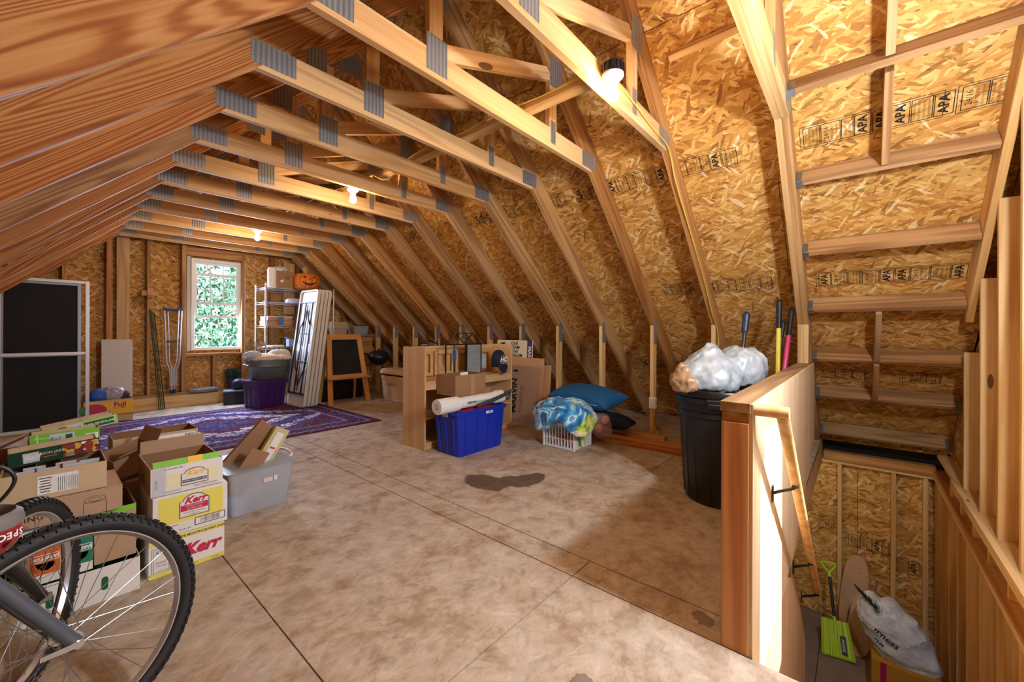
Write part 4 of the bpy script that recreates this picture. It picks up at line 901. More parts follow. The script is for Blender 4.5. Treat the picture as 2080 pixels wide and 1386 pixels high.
# ------------------------------------------------------------------ rug
t = NT('persian_rug'); v = objc(t); sx = t.n('SeparateXYZ', {0: v}); ax = t.math('ABSOLUTE', t.math('DIVIDE', sx.outputs[0], 1.52)); ay = t.math('ABSOLUTE', t.math('DIVIDE', sx.outputs[1], 1.22))
n1 = t.noise(v, 14, 4, .65, .8); n2 = t.noise(v, 42, 3, .6, .5); wob = t.math('MULTIPLY_ADD', t.noise(v, 7, 2, .5), .22, -.11)
edge = t.math('MAXIMUM', t.math('MULTIPLY_ADD', ax, 1.52, -.30), t.math('MULTIPLY_ADD', ay, 1.22, 0)); 
dist = t.math('MINIMUM', t.math('SUBTRACT', 1.52, t.math('MULTIPLY', ax, 1.52)), t.math('SUBTRACT', 1.22, t.math('MULTIPLY', ay, 1.22)))
med = t.math('ADD', t.math('ADD', t.math('MULTIPLY', ax, .95), t.math('MULTIPLY', ay, 1.0)), wob)
lace = t.ramp(t.math('ADD', t.math('MULTIPLY', n1, .6), t.math('MULTIPLY', n2, .4)), [(.44, L('42305e')), (.5, L('aca4c8')), (.56, L('eeecf2'))])
fieldp = t.ramp(n2, [(.38, L('281a4a')), (.5, L('4c3a78')), (.62, L('8478ac'))]); fieldr = t.ramp(n2, [(.40, L('4a1c34')), (.52, L('6c2c46')), (.64, L('86607e'))])
c = fieldr
c = t.mix(t.ramp(med, [(.0, (0,0,0)), (.94, (0,0,0)), (.95, (1,1,1))]), c, lace)
k2 = t.ramp(med, [(.0, (0,0,0)), (1.0, (1,1,1))], 'CONSTANT')
def band(a, b): return t.math('MULTIPLY', t.math('GREATER_THAN', med, a), t.math('LESS_THAN', med, b))
c = t.mix(band(0, .28), fieldr, fieldp); c = t.mix(band(.42, .60), c, lace); c = t.mix(band(.60, 1.05), c, fieldp); c = t.mix(band(.80, .92), c, lace); c = t.mix(band(1.25, 2.0), c, fieldp)
bd = lambda a, b: t.math('MULTIPLY', t.math('GREATER_THAN', dist, a), t.math('LESS_THAN', dist, b))
c = t.mix(bd(.0, .34), c, t.ramp(n2, [(.4, L('2e1e40')), (.52, L('54385e')), (.62, L('8474a0'))])); c = t.mix(bd(.30, .335), c, L('a07f9a')); c = t.mix(bd(.10, .125), c, L('9a8fb0')); c = t.mix(bd(-1, .035), c, L('5c1830'))
t.col(c); t.set(rough=.98, spec=.1); t.bump(n2, .3, .004); M_RUG = t.m
RG = thing('rug', 'purple and dark red patterned oriental rug on the attic floor', 'rug', (1.435, 6.04, 0))
obj('pile', MB().bx(-1.52, 1.52, -1.22, 1.22, .0005, .009), M_RUG, RG, bev=.003)
fg = MB(); rn = random.Random(3)
for i in range(150):
    y = -1.2+2.4*i/149
    for s in (-1, 1): fg.tube([(s*1.518, y, .004), (s*(1.555+rn.uniform(-.006, .01)), y+rn.uniform(-.01, .01), .002)], .0022, 4)
o = obj('fringe', fg, plain('cream_fringe', 'cbbcae', .9), RG)
# ------------------------------------------------------------------ far end: purple tote, wash tub, wire shelf and tables
M_PURPLE = plain('purple_plastic', '3b1a5e', .38)
TTp = tote('storage_tote', 'dark purple storage tote standing on the rug under the wash tub', (2.28, 7.04, .0095), R(14), .42, .36, .47, .40, .40, M_PURPLE, lid=M_PURPLE)
M_ZINC = plain('zinc_tub', '8b8f86', .45, .7, .2)
WT = thing('wash_tub', 'oval galvanised wash tub holding a striped blanket, on the purple tote', 'tub', (2.35, 7.10, .434), R(4))
obj('tub', MB().lathe([(0, 0), (.25, 0), (.262, .01), (.30, .20), (.306, .205), (.306, .222), (.300, .227), (.312, .29), (.322, .295), (.322, .312), (.305, .312), (.25, .012), (0, .012)], 48, sx=1.0, sy=.72), M_ZINC, WT, sm=40)
for s in (-1, 1): obj('handle', MB().tube(catmull([(s*.305, -.06, .24), (s*.335, -.05, .24), (s*.34, 0, .235), (s*.335, .05, .24), (s*.305, .06, .24)], 4), .007, 8), M_ZINC, WT, sm=60)
t = NT('striped_blanket'); v = objc(t); st_ = t.n('TexWave', {'Vector': v, 'Scale': 9.0}, wave_type='BANDS', bands_direction='X').outputs['Fac']; s2 = t.n('TexWave', {'Vector': v, 'Scale': 20.0}, wave_type='BANDS', bands_direction='Z').outputs['Fac']
t.col(t.mix(t.math('MULTIPLY', t.math('GREATER_THAN', st_, .55), t.math('GREATER_THAN', s2, .45)), L('d9cbb2'), L('a9795c'))); t.set(rough=.95); M_BLKT = t.m
m = MB(); BL = thing('blanket', 'cream and brown striped blanket hanging over the rim of the wash tub', 'blanket', (2.35, 7.08, .752), R(4))
m = blob(.33, .23, .07, 80, 24, .9, .9); me = m.mesh('fold'); crumple(me, .018, 9, 4); smooth(me, 60); place('fold', me, M_BLKT, BL)
m = blob(.16, .13, .09, 48, 22, .9, .9); me = m.mesh('fold'); crumple(me, .015, 10, 7); smooth(me, 60); place('fold', me, plain('cream_blanket', 'cfc2ac', .95, var=.15), BL, loc=(.17, .03, .045))
m = blob(.11, .13, .09, 48, 22, .9, .9); me = m.mesh('fold'); crumple(me, .018, 10, 9); smooth(me, 60); place('fold', me, plain('grey_blanket', 'b9bcc0', .95, var=.3), BL, loc=(-.24, -.02, .03))
cloth('blue_cloth', 'pale blue cloth hanging down between the wash tub and the folding tables', 'cloth', .03, .035, .20, (2.66, 7.06, .50), plain('pale_blue_cloth', '7f9fd8', .8), .008, 14, 5, flat=0)
WS = thing('wire_shelf', 'chrome wire shelving unit against the far gable', 'shelving unit', (2.86, 7.585, 0)); hw, hd = .47, .235
for sx_ in (-1, 1):
    for sy_ in (-1, 1): obj('post', MB().tube([(sx_*hw, sy_*hd, 0), (sx_*hw, sy_*hd, 1.97 if sx_ < 0 else 1.60)], .0125, 12), M_CHROME, WS, sm=60)
for z in (.30, .91, 1.275, 1.66, 1.90):
    m = MB(); x1 = hw if z < 1.8 else hw
    for dz in (0, -.028):
        m.tube([(-hw, -hd, z+dz), (x1, -hd, z+dz)], .004, 6).tube([(-hw, hd, z+dz), (x1, hd, z+dz)], .004, 6).tube([(-hw, -hd, z+dz), (-hw, hd, z+dz)], .004, 6).tube([(x1, -hd, z+dz), (x1, hd, z+dz)], .004, 6)
    for i in range(24): x = -hw+.04*i; m.tube([(x, -hd, z-.028 if i % 2 else z), (x+.04, -hd, z if i % 2 else z-.028)], .0028, 5)
    for i in range(26): y = -hd+2*hd*i/25; m.tube([(-hw, y, z+.003), (x1, y, z+.003)], .0018, 4)
    obj('shelf', m, M_CHROME, WS)
tag(obj('paper_roll', MB().lathe([(0, 0), (.06, 0), (.062, .01), (.065, .30), (.05, .335), (0, .335)], 24), M_PAPER, sm=40, loc=(2.50, 7.42, 1.908)), 'upright white roll at the left end of the top wire shelf', 'roll')
carton('cardboard_box', 'tall brown box with a small white label on the top wire shelf', 2.58, 2.84, 7.45, 7.72, 1.908, .30, M_CARD2, open_=False, prints=lambda P, w, h: P.rect(-.04, -.02, .05, .04, M_PAPER, rot=.5).rect(.05, .04, .07, .07, M_CARDIN))
cloth('plastic_bag', 'scrunched white bag lying on the brown box of the top wire shelf', 'bag', .11, .09, .055, (2.68, 7.55, 2.235), M_FOIL, .012, 14, 3)
PK = thing('jack_o_lantern', 'smiling orange plastic pumpkin on the top wire shelf', 'pumpkin', (3.10, 7.54, 1.908), R(-8))
m = MB(); RP = .235
def pk(u, v):
    a = u*2*math.pi; b = (v-.5)*math.pi*.995; g_ = abs(math.cos(a*6)); r = RP*(.90+.10*g_**.55)*(math.cos(b)**.75); z = .158*math.sin(b)*(1-.14*math.exp(-(math.cos(b)**2)*9)); return (r*math.cos(a), r*math.sin(a), z+.165)
M_PUMP = plain('orange_pumpkin', 'e8812a', .5, var=.1)
obj('body', MB().grid(pk, 144, 40, cu=True), M_PUMP, PK, sm=60)
obj('stem', MB().tube([(0, 0, .29), (-.01, 0, .34), (-.03, 0, .42)], .045, 12, r1=.028), plain('pale_stem', 'c9a15a', .7), PK, sm=60)
def on_pk(x, z):  # point of the pumpkin's front skin
    b = math.asin(max(-1, min(1, (z-.165)/.158))); rr = RP*.985*math.cos(b)**.75; y = -math.sqrt(max(.0001, rr*rr-x*x)); return (x, y-.004, z)
def skin(poly): 
    mm = MB(); cx_ = sum(p[0] for p in poly)/len(poly); cz_ = sum(p[1] for p in poly)/len(poly); n = len(poly); vs = [on_pk(cx_, cz_)]+[on_pk(*p) for p in poly]; mm.add(vs, [(0, 1+i, 1+(i+1) % n) for i in range(n)]); return mm
M_PBLK = plain('painted_black_face', '1c0d06', .6)
for s in (-1, 1): obj('eye', skin([(s*.075-.025, .212), (s*.075+.025, .212), (s*.075+.004*s, .255)]), M_PBLK, PK, fix=False)
obj('nose', skin([(-.016, .175), (.016, .175), (.0, .205)]), M_PBLK, PK, fix=False)
mo = MB(); up = []; lo = []
for i in range(25):
    u = -1+2*i/24; x = .125*u; zt = .118+.045*u*u; th = .034*(1-u*u)**.5+.001; tooth = .012 if i in (8, 9, 15, 16) else 0
    up.append(on_pk(x, zt-tooth)); lo.append(on_pk(x, zt-th+(.011 if i in (4, 5, 12, 19, 20) else 0)))
n = len(up); mo.add(up+lo, [(i, i+1, n+i+1, n+i) for i in range(n-1)]); obj('mouth', mo, M_PBLK, PK, fix=False)
cloth('plastic_bag', 'crumpled clear plastic on the second wire shelf from the top', 'bag', .15, .10, .05, (2.92, 7.55, 1.705), plain('clear_crumpled_film', 'cdd3dc', .2), .014, 14, 4, nu=40, nv=24)
M_CLEARB = plain('amber_clear_plastic', 'c08a66', .25, var=.3)
for i, (x0, x1, z, h, lab) in enumerate(((2.42, 2.80, 1.279, .075, 'flat amber plastic box, lower one on the middle wire shelf'), (2.43, 2.81, 1.356, .07, 'flat amber plastic box stacked on another on the middle wire shelf'))):
    T = thing('flat_box', lab, 'box', ((x0+x1)/2, 7.56, z+.004)); w = x1-x0; obj('body', MB().bx(-w/2, w/2, -.17, .17, 0, h*.8), M_CLEARB, T, bev=.006); obj('lid', MB().bx(-w/2-.004, w/2+.004, -.174, .174, h*.8, h), M_PAPER if i else M_CLEARB, T, bev=.003)
tag(obj('folder', MB().box((0, 0, .06), (.04, .28, .12)), plain('blue_folder', '2f63a8', .5), bev=.004, loc=(2.655, 7.5, 1.432)) if False else obj('blue_strip', MB().box((0, 0, .07), (.07, .005, .14)), plain('blue_folder', '2f63a8', .5), loc=(2.62, 7.342, 1.282)), 'small blue card standing before the amber boxes on the middle wire shelf', 'card')
carton('tissue_box', 'blue and white small carton on the lowest visible wire shelf', 2.77, 2.93, 7.42, 7.54, .918, .13, plain('blue_white_carton', 'a8c0e8', .5), (('<', .05, 50, plain('blue_flap', '4d86d8', .5)),), cat='carton')
cloth('foil_bag', 'shiny tan bag beside the blue carton on the wire shelf', 'bag', .055, .05, .085, (3.0, 7.44, 1.0), plain('tan_foil', 'b09c80', .3), .01, 16, 4, nu=32, nv=20)
tag(obj('papers', MB().box((0, 0, .01), (.26, .22, .012)).box((.02, .01, .022), (.2, .2, .01), rz=.2), M_PAPER, loc=(2.56, 7.5, .915)), 'loose white papers lying on the lowest visible wire shelf', 'papers')
# four folding tables leaning in a row
M_TBL = plain('cream_table_plastic', 'ddd8cc', .5, var=.05); M_TPEB = NT('pebbled_plastic'); vv_ = M_TPEB.n('TexVoronoi', {'Vector': objc(M_TPEB), 'Scale': 90.0}); M_TPEB.col(M_TPEB.ramp(vv_.outputs['Distance'], [(.1, L('b9b9be')), (.5, L('e9ebf0'))])); M_TPEB.set(rough=.5); M_TPEB = M_TPEB.m
M_LEGM = plain('dark_table_leg', '2b2f38', .4, .5)
def rrect(w, h, r, n=6):
    out = []
    for cx_, cy_, a0 in ((w/2-r, h/2-r, 0), (-w/2+r, h/2-r, 90), (-w/2+r, -h/2+r, 180), (w/2-r, -h/2+r, 270)):
        for k in range(n+1): a = R(a0+90*k/n); out.append((cx_+r*math.cos(a), cy_+r*math.sin(a)))
    return out
TL, TW = 1.84, .585
def table_parts(T):
    # local: x = out of the underside (towards -x is the visible face), y = width, z = length
    m = MB().prism(rrect(TW, TL, .06), 0, .012, 'x', M=Matrix.Translation((.034, 0, TL/2)))
    o = obj('table_top', m, M_TBL, T, bev=.003)
    rim = MB(); P_ = rrect(TW, TL, .06); Q_ = rrect(TW-.05, TL-.05, .045); n = len(P_)
    vs = [(0, a, b+TL/2) for a, b in P_]+[(0, a, b+TL/2) for a, b in Q_]+[(.034, a, b+TL/2) for a, b in P_]+[(.034, a, b+TL/2) for a, b in Q_]
    fs = []
    for i in range(n):
        k = (i+1) % n; fs += [(i, k, n+k, n+i), (i, 2*n+i, 2*n+k, k), (n+i, n+k, 3*n+k, 3*n+i)]
    rim.add(vs, fs); obj('rim', rim, M_TBL, T, sm=30)
    obj('underside', MB().bx(.024, .034, -TW/2+.03, TW/2-.03, .03, TL-.03), M_TPEB, T)
    f = MB(); x = .008
    for y in (-TW/2+.035, TW/2-.035): f.box((x, y, TL/2), (.018, .016, TL-.36))
    f.box((x, 0, TL-.20), (.018, TW-.08, .016)).box((x, 0, .20), (.018, TW-.08, .016))
    for y in (-.12, .10): f.box((.018, y, TL/2), (.012, .022, TL-.4))
    obj('frame', f, M_LEGM, T)
    for s in (1, -1):
        z0 = TL/2+s*.60; z1 = TL/2+s*.06; zm = TL/2+s*.40
        g_ = MB().tube(catmull([(.006, -.01, z0+s*.08), (.006, -.01, z0), (.006, -.11*1, zm), (.006, -.17, zm-s*.10), (.006, -.20, z1)], 6), .0075, 8).tube(catmull([(.006, .0, z0), (.006, .08, zm), (.006, .15, zm-s*.10), (.006, .19, z1)], 6), .0075, 8).tube([(.006, -.18, zm-s*.18), (.006, .17, zm-s*.18)], .007, 8).tube([(.006, -.005, z0), (.006, 0, z1-s*.05)], .007, 8)
        obj('leg', g_, M_LEGM, T, sm=60)
def tableM(i):
    an = math.atan2(.235, 1.83); return Matrix.Translation((2.565+.058*i, 6.665, .020)) @ Matrix.Rotation(R(3), 4, 'Z') @ Matrix.Rotation(an, 4, 'Y')
T1 = thing('folding_table', 'foremost folding table of the leaning row, its folded dark legs in full view', 'folding table', M=tableM(0), group='folding tables'); table_parts(T1)
for i, lab in enumerate(('cream folding table leaning second in the row, only its edge seen', 'cream folding table leaning third in the row, only its edge seen', 'cream folding table leaning last in the row, nearest the chalkboard')): dup(T1, M=tableM(i+1), label=lab)
# easel
EZ = thing('easel', 'wooden chalkboard easel with a black board and a tray', 'easel', (3.32, 6.35, 0)); 
th = math.atan2(.22, 1.12)
def ez(x, z, y=0): return (x, math.tan(th)*z+y, z)
for s in (-1, 1): board('leg', ez(s*.325-.0, 0), ez(s*.255, 1.12), .08, .022, M_EASEL, EZ, side=(0, 1, -.2))
for s in (-1, 1): board('leg', (s*.30, .44, 0), (s*.25, .25, 1.10), .04, .02, M_EASEL, EZ, side=(0, 1, .3))
board('rail', ez(-.27, 1.09, -.012), ez(.27, 1.09, -.012), .09, .018, M_EASEL, EZ, side=(0, 1, -.2)); board('rail', ez(-.30, .44, -.012), ez(.30, .44, -.012), .07, .018, M_EASEL, EZ, side=(0, 1, -.2))
board('tray', (-.35, .03, .41), (.35, .03, .41), .11, .016, M_EASEL, EZ, side=(0, 0, 1)); board('tray_lip', (-.35, -.03, .425), (.35, -.03, .425), .03, .012, M_EASEL, EZ, side=(0, 1, 0))
pts = [ez(-.265, .46, .006), ez(.265, .46, .006), ez(.235, 1.05, .006), ez(-.235, 1.05, .006)]; pb = [(a, b+.006, c_) for a, b, c_ in pts]
obj('chalkboard', MB().add(pts+pb, [(0,1,2,3),(7,6,5,4),(0,4,5,1),(1,5,6,2),(2,6,7,3),(3,7,4,0)]), plain('chalkboard', '1d1b19', .85, var=.3), EZ)
TK = thing('trunk', 'low black trunk on the floor behind the easel', 'trunk', (3.40, 6.985, 0)); obj('body', MB().bx(-.41, .41, -.15, .15, 0, .28), M_BLACK, TK, bev=.01); obj('lid', MB().bx(-.415, .415, -.155, .155, .283, .38), M_BLACK, TK, bev=.012); obj('latch', MB().box((0, -.158, .28), (.05, .008, .06)), M_DKGREY, TK)
CB = thing('cabinet', 'brown wooden cabinet behind the easel carrying a beige box', 'cabinet', (3.66, 7.42, 0)); obj('body', MB().bx(-.42, .42, -.16, .2, 0, 1.10), M_FIR, CB, bev=.004)
obj('top', MB().bx(-.44, .44, -.18, .21, 1.10, 1.122), M_FIR, CB, bev=.003)
for s in (-1, 1): d_ = obj('door', MB().bx(s*.21-.20, s*.21+.20, -.178, -.161, .06, 1.07), M_FIR, CB, bev=.003); obj('knob', MB().lathe([(0, 0), (.008, 0), (.014, .015), (0, .022)], 12, M=Matrix.Translation((s*.04, -.178, .6)) @ Matrix.Rotation(R(90), 4, 'X')), M_DKGREY, d_)
CB.location = (3.80, 7.37, 0)
BB = thing('storage_box', 'beige lidded box beside the thin white rod on the cabinet', 'box', (3.585, 7.32, 1.123)); obj('body', MB().add([(-.11,-.09,0),(.11,-.09,0),(.11,.09,0),(-.11,.09,0),(-.13,-.105,.12),(.13,-.105,.12),(.13,.105,.12),(-.13,.105,.12)], [(0,3,2,1),(0,1,5,4),(1,2,6,5),(2,3,7,6),(3,0,4,7),(4,5,6,7)]), plain('beige_plastic', 'c4a987', .5), BB, bev=.004)
obj('lid', MB().add([(-.135,-.11,.122),(.135,-.11,.122),(.135,.11,.122),(-.135,.11,.122),(-.12,-.095,.235),(.12,-.095,.235),(.12,.095,.235),(-.12,.095,.235)], [(0,3,2,1),(0,1,5,4),(1,2,6,5),(2,3,7,6),(3,0,4,7),(4,5,6,7)]), plain('beige_lid', 'c9af8e', .5), BB, bev=.004)
tag(obj('rod', MB().tube([(3.56, 7.46, 1.124), (3.57, 7.46, 1.97)], .009, 10), M_PAPER, sm=60), 'thin white rod standing upright behind the beige box', 'rod')
t = NT('clear_plastic_tub'); tr = t.n('BsdfTransparent', {0: L('dfe6ee')}); gs = t.n('BsdfPrincipled', {'Base Color': L('f6f8fc'), 'Roughness': .3}); mx3 = t.n('MixShader', {0: .3, 1: tr.outputs[0], 2: gs.outputs[0]}); t.t.links.new(mx3.outputs[0], t.out.inputs[0]); M_CLEAR = t.m
CT = thing('clear_container', 'clear plastic container with a purple latch and mixed contents on the cabinet', 'container', (3.97, 7.30, 1.123)); m, _ = rbox_tapered(.26, .22, .30, .26, .15, r=.02, wall=.003); obj('body', m, M_CLEAR, CT, sm=35); obj('lid', MB().bx(-.155, .155, -.135, .135, .15, .168), M_CLEAR, CT, bev=.004); obj('latch', MB().bx(-.05, .05, -.142, .12, .162, .18), M_PURPLE, CT, bev=.003)
me = blob(.115, .09, .055, 40, 24, .2, .7).mesh('contents'); crumple(me, .015, 22, 3); place('contents', me, plain('mixed_pinkish_things', 'a88c98', .7, var=.5), CT, loc=(0, 0, .075))
# kettle grill, stand, cooler
GR = thing('kettle_grill', 'small black kettle grill on three thin legs beside the easel', 'grill', (4.06, 6.72, 0))
obj('bowl', MB().lathe([(0, .56), (.06, .565), (.14, .61), (.185, .69), (.19, .70), (.18, .70), (.13, .62), (0, .58)], 36), M_BLACK, GR, sm=50); L_ = obj('lid', MB().lathe([(.192, .705), (.188, .74), (.15, .80), (.08, .835), (0, .845)], 36), M_BLACK, GR, sm=50); obj('knob', MB().tube([(0, 0, .845), (0, 0, .875)], .018, 10), M_BLACK, L_, sm=50)
for a in (2.6, 4.7, .4): obj('leg', MB().tube([(.10*math.cos(a), .10*math.sin(a), .62), (.25*math.cos(a), .25*math.sin(a), .0)], .010, 8), M_BLACK, GR, sm=50)
obj('handle', MB().tube(catmull([(-.18, -.02, .70), (-.24, -.05, .76), (-.29, -.06, .79), (-.33, -.05, .79)], 5), .016, 8), M_BLACK, GR, sm=50)
STN = thing('tripod_stand', 'thin black stand with short arms beside the bookcase end', 'stand', (4.12, 5.10, 0)); obj('pole', MB().tube([(0, 0, 0), (0, 0, 1.06)], .011, 10), M_BLACK, STN, sm=50)
for z, d in ((1.04, -.10), (.83, -.07)): obj('arm', MB().tube([(0, 0, z-.05), (d, .03, z), (d-.05, .04, z)], .012, 8), M_BLACK, STN, sm=50)
for a in (0, 2.1, 4.2): obj('leg', MB().tube([(0, 0, .12), (.12*math.cos(a), .12*math.sin(a), .008)], .008, 8), M_BLACK, STN, sm=50)
M_COOL_P = plain('beige_cooler_plastic', 'd8bf9e', .5)
CO = thing('cooler', 'beige picnic cooler with grooved sides behind the bookcase', 'cooler', (4.065, 6.02, 0)); m, _ = rbox_tapered(.29, .62, .36, .72, .42, r=.04, wall=.02); obj('body', m, M_COOL_P, CO, sm=35)
for z in (.05, .09, .13): rm, _ = rbox_tapered(.31+z*.17, .645+z*.24, .31+z*.17+.003, .645+z*.24+.003, .018, r=.04, wall=.012); obj('groove_band', rm, M_COOL_P, CO, loc=(0, 0, z), sm=35)
obj('recess', MB().bx(-.165, .165, -.345, .345, .40, .452), plain('dark_seal', '3a2a20', .8), CO)
obj('lid', MB().prism([(-.19, 0), (.19, 0), (.185, .05), (.14, .085), (-.14, .085), (-.185, .05)], -.365, .365, 'y', M=Matrix.Translation((0, 0, .452))), M_COOL_P, CO, bev=.012)
obj('handle', MB().tube(catmull([(-.19, -.06, .42), (-.25, -.10, .39), (-.27, -.02, .385), (-.26, .14, .37)], 5), .012, 8), M_COOL_P, CO, sm=60)
# ------------------------------------------------------------------ left part of the far gable
M_ALU = plain('white_aluminium', 'd9dde4', .35, .2); M_SCRN = plain('dark_screen_mesh', '17191e', .85)
def screen(name, lab, x0, x1, h, y, mesh, rail, tw=.035, col=None):
    T = thing(name, lab, 'screen door', ((x0+x1)/2, y, 0)); w = x1-x0; T.rotation_euler = (R(-1.2), 0, 0); m = MB().bx(-w/2, -w/2+tw, -.012, .012, 0, h).bx(w/2-tw, w/2, -.012, .012, 0, h).bx(-w/2+tw, w/2-tw, -.012, .012, h-tw, h).bx(-w/2+tw, w/2-tw, -.012, .012, 0, tw).bx(-w/2+tw, w/2-tw, -.012, .012, rail-.018, rail+.018)
    obj('frame', m, col or M_ALU, T, bev=.003)
    if mesh: obj('mesh_panel', MB().bx(-w/2+tw, w/2-tw, -.002, .002, tw, h-tw), M_SCRN, T)
screen('screen_door', 'empty white door frame with a middle rail leaning at the left of the far gable', -.33, .395, 1.80, 7.285, False, .905)
screen('screen_door', 'dark screen panel in a grey frame standing inside the white door frame', -.31, .325, 1.77, 7.325, True, .89, .032, plain('grey_aluminium', '8e949c', .4, .5))
M_WB = plain('off_white_board', 'd6cec6', .6)
tag(obj('panel', MB().bx(.545, .845, 7.955, 7.967, 0, 1.06), M_WB, bev=.002), 'front one of two narrow off-white boards leaning against the far gable', 'panel'); tag(obj('panel', MB().bx(.555, .865, 7.972, 7.984, 0, 1.04), M_WB, bev=.002), 'rear one of two narrow off-white boards leaning against the far gable', 'panel')
for i, (x0, x1) in enumerate(((1.055, 1.150), (1.070, 1.172), (1.088, 1.194), (1.106, 1.216))):
    tag(obj('garden_stake', MB().tube([(x1, 7.90+.006*i, 0), (x0, 8.03, 1.51-.02*i)], .006, 6), plain('dark_green_stake_%s' % 'abcd'[i], ['24402a', '1c2e20', '2f5236', '16241a'][i], .5), sm=50), 'thin dark green garden stake leaning left of the crutches, %s of the bundle' % ['foremost', 'second', 'third', 'rearmost'][i], 'garden stake', 'green stakes in a bundle')
M_CRUT = plain('crutch_aluminium', 'd5cfca', .3, .7)
def crutch(lab, x, y, z):
    T = thing('crutch', lab, 'crutch', (x, y, z), group='crutches'); 
    obj('armpit_pad', MB().tube(catmull([(-.10, 0, 1.30), (-.05, 0, 1.285), (.05, 0, 1.285), (.10, 0, 1.30)], 4), .024, 10), plain('grey_pad', '4b4d52', .8), T, sm=60)
    m = MB()
    for s in (-1, 1): m.tube(catmull([(s*.085, 0, 1.28), (s*.07, 0, .85), (s*.06, 0, .50), (s*.022, 0, .36), (s*.018, 0, .12)], 6), .010, 8)
    obj('frame', m, M_CRUT, T, sm=60); obj('hand_grip', MB().tube([(-.068, 0, .80), (.068, 0, .80)], .014, 8).tube([(-.065, 0, .72), (.065, 0, .72)], .005, 8), plain('grey_grip', '5a5650', .8), T, sm=60)
    obj('shaft', MB().tube([(0, 0, .42), (0, 0, .02)], .010, 8), M_CRUT, T, sm=60); obj('rubber_tip', MB().lathe([(0, 0), (.02, 0), (.018, .05), (.012, .06), (0, .06)], 12), M_BLACK, T, sm=60); return T
c1_ = crutch('aluminium crutch leaning on the far gable, the one in front', 1.30, 7.965, .222); dup(c1_, loc=(1.345, 8.02, .222), label='aluminium crutch leaning on the far gable, the one behind'); c1_.rotation_euler = (R(-.5), 0, 0)
cloth('plastic_bag', 'flattened grey plastic bag lying on the plate under the far window', 'bag', .20, .05, .035, (1.72, 7.985, .235), plain('grey_film', '7d7c82', .35, var=.3), .012, 14, 6)
PP = thing('potted_plant', 'dark green spiky plant in a purple pot below the far window', 'plant', (2.10, 8.0, .222)); obj('pot', MB().lathe([(0, 0), (.065, 0), (.085, .17), (.09, .175), (.08, .175), (.06, .02), (0, .02)], 28), M_PURPLE, PP, sm=40); obj('pot_label', MB().box((.055, -.07, .12), (.03, .003, .04)), M_PAPER, PP)
m = MB(); rn = random.Random(5)
for i in range(90):
    a = rn.uniform(0, 6.28); r0 = rn.uniform(0, .07); r1 = r0*1.5+rn.uniform(0, .03); h = rn.uniform(.10, .17); m.tube([(r0*math.cos(a), r0*math.sin(a), .16), (r1*math.cos(a), r1*math.sin(a), .17+h)], .009, 5, r1=.006)
obj('foliage', m, plain('dark_green_stems', '2b4534', .7, var=.3), PP)
BE = thing('tool_case', 'black case with a blue-grey lid beside the purple tote', 'case', (2.06, 7.72, 0), R(-15)); obj('body', MB().bx(-.15, .15, -.1, .1, 0, .20), M_BLACK, BE, bev=.01); obj('lid', MB().bx(-.15, .15, -.1, .1, .203, .225), plain('blue_grey_lid', '7f93a8', .4), BE, bev=.006)
cloth('dark_bag', 'dark blue bundle lying on the black case by the purple tote', 'bag', .10, .08, .09, (2.13, 7.74, .30), plain('dark_blue_nylon', '1b2a44', .6, var=.3), .015, 12, 3, nu=40, nv=24)
# apple box
def pr_fuji(P, w, h):
    P.rect(0, .035, w, h*.62, M_GOLD).rect(0, -h*.12-.02, w, .012, M_RED).text('Fuji', .10, .075, .085, M_RED, bold=.004).text('FANCY APPLES', .10, .03, .018, M_DGREEN)
    P.poly([(-.13+.11*math.cos(a), .02+.085*math.sin(a)) for a in [i*math.pi/12 for i in range(24)]], M_RED, z=.0012).poly([(-.21+.04*math.cos(a)*1.2, .03+.05*math.sin(a)) for a in [i*math.pi/8 for i in range(16)]], plain('leaf_print', '3f8a2e', .5), z=.0016)
FJ = carton('apple_box', 'yellow apple box full of odds and ends in front of the off-white boards', .32, .772, 7.20, 7.50-.0, .0, .285, M_CARDL, prints=pr_fuji)
FJ.location.y = 6.99+.05; FJ.location.z = .0095
FJ.location.y = 7.44; FJ.location.x = .572
cloth('toy_shape', 'rounded blue plastic shape sticking out of the apple box', 'toy', .09, .08, .10, (.49, 7.40, .33), plain('blue_toy_plastic', '1e56b0', .5), .01, 8, 2, nu=36, nv=24)
cloth('plastic_bag', 'clear crumpled bag bulging out of the apple box', 'bag', .12, .09, .10, (.615, 7.42, .34), plain('clear_grey_film', 'a9a4ac', .2, var=.35), .018, 13, 5, nu=48, nv=30)
cloth('dark_cloth', 'dark maroon cloth at the right end of the apple box', 'cloth', .07, .08, .08, (.705, 7.42, .31), plain('maroon_cloth', '4a2434', .8, var=.3), .012, 12, 5, nu=36, nv=24)
tag(obj('umbrella', MB().tube([(.52, 7.36, .30), (.68, 7.40, .42)], .018, 10, r1=.01), plain('brown_grey_stick', '4d3d33', .6), sm=60), 'short dark stick lying across the things in the apple box', 'stick')
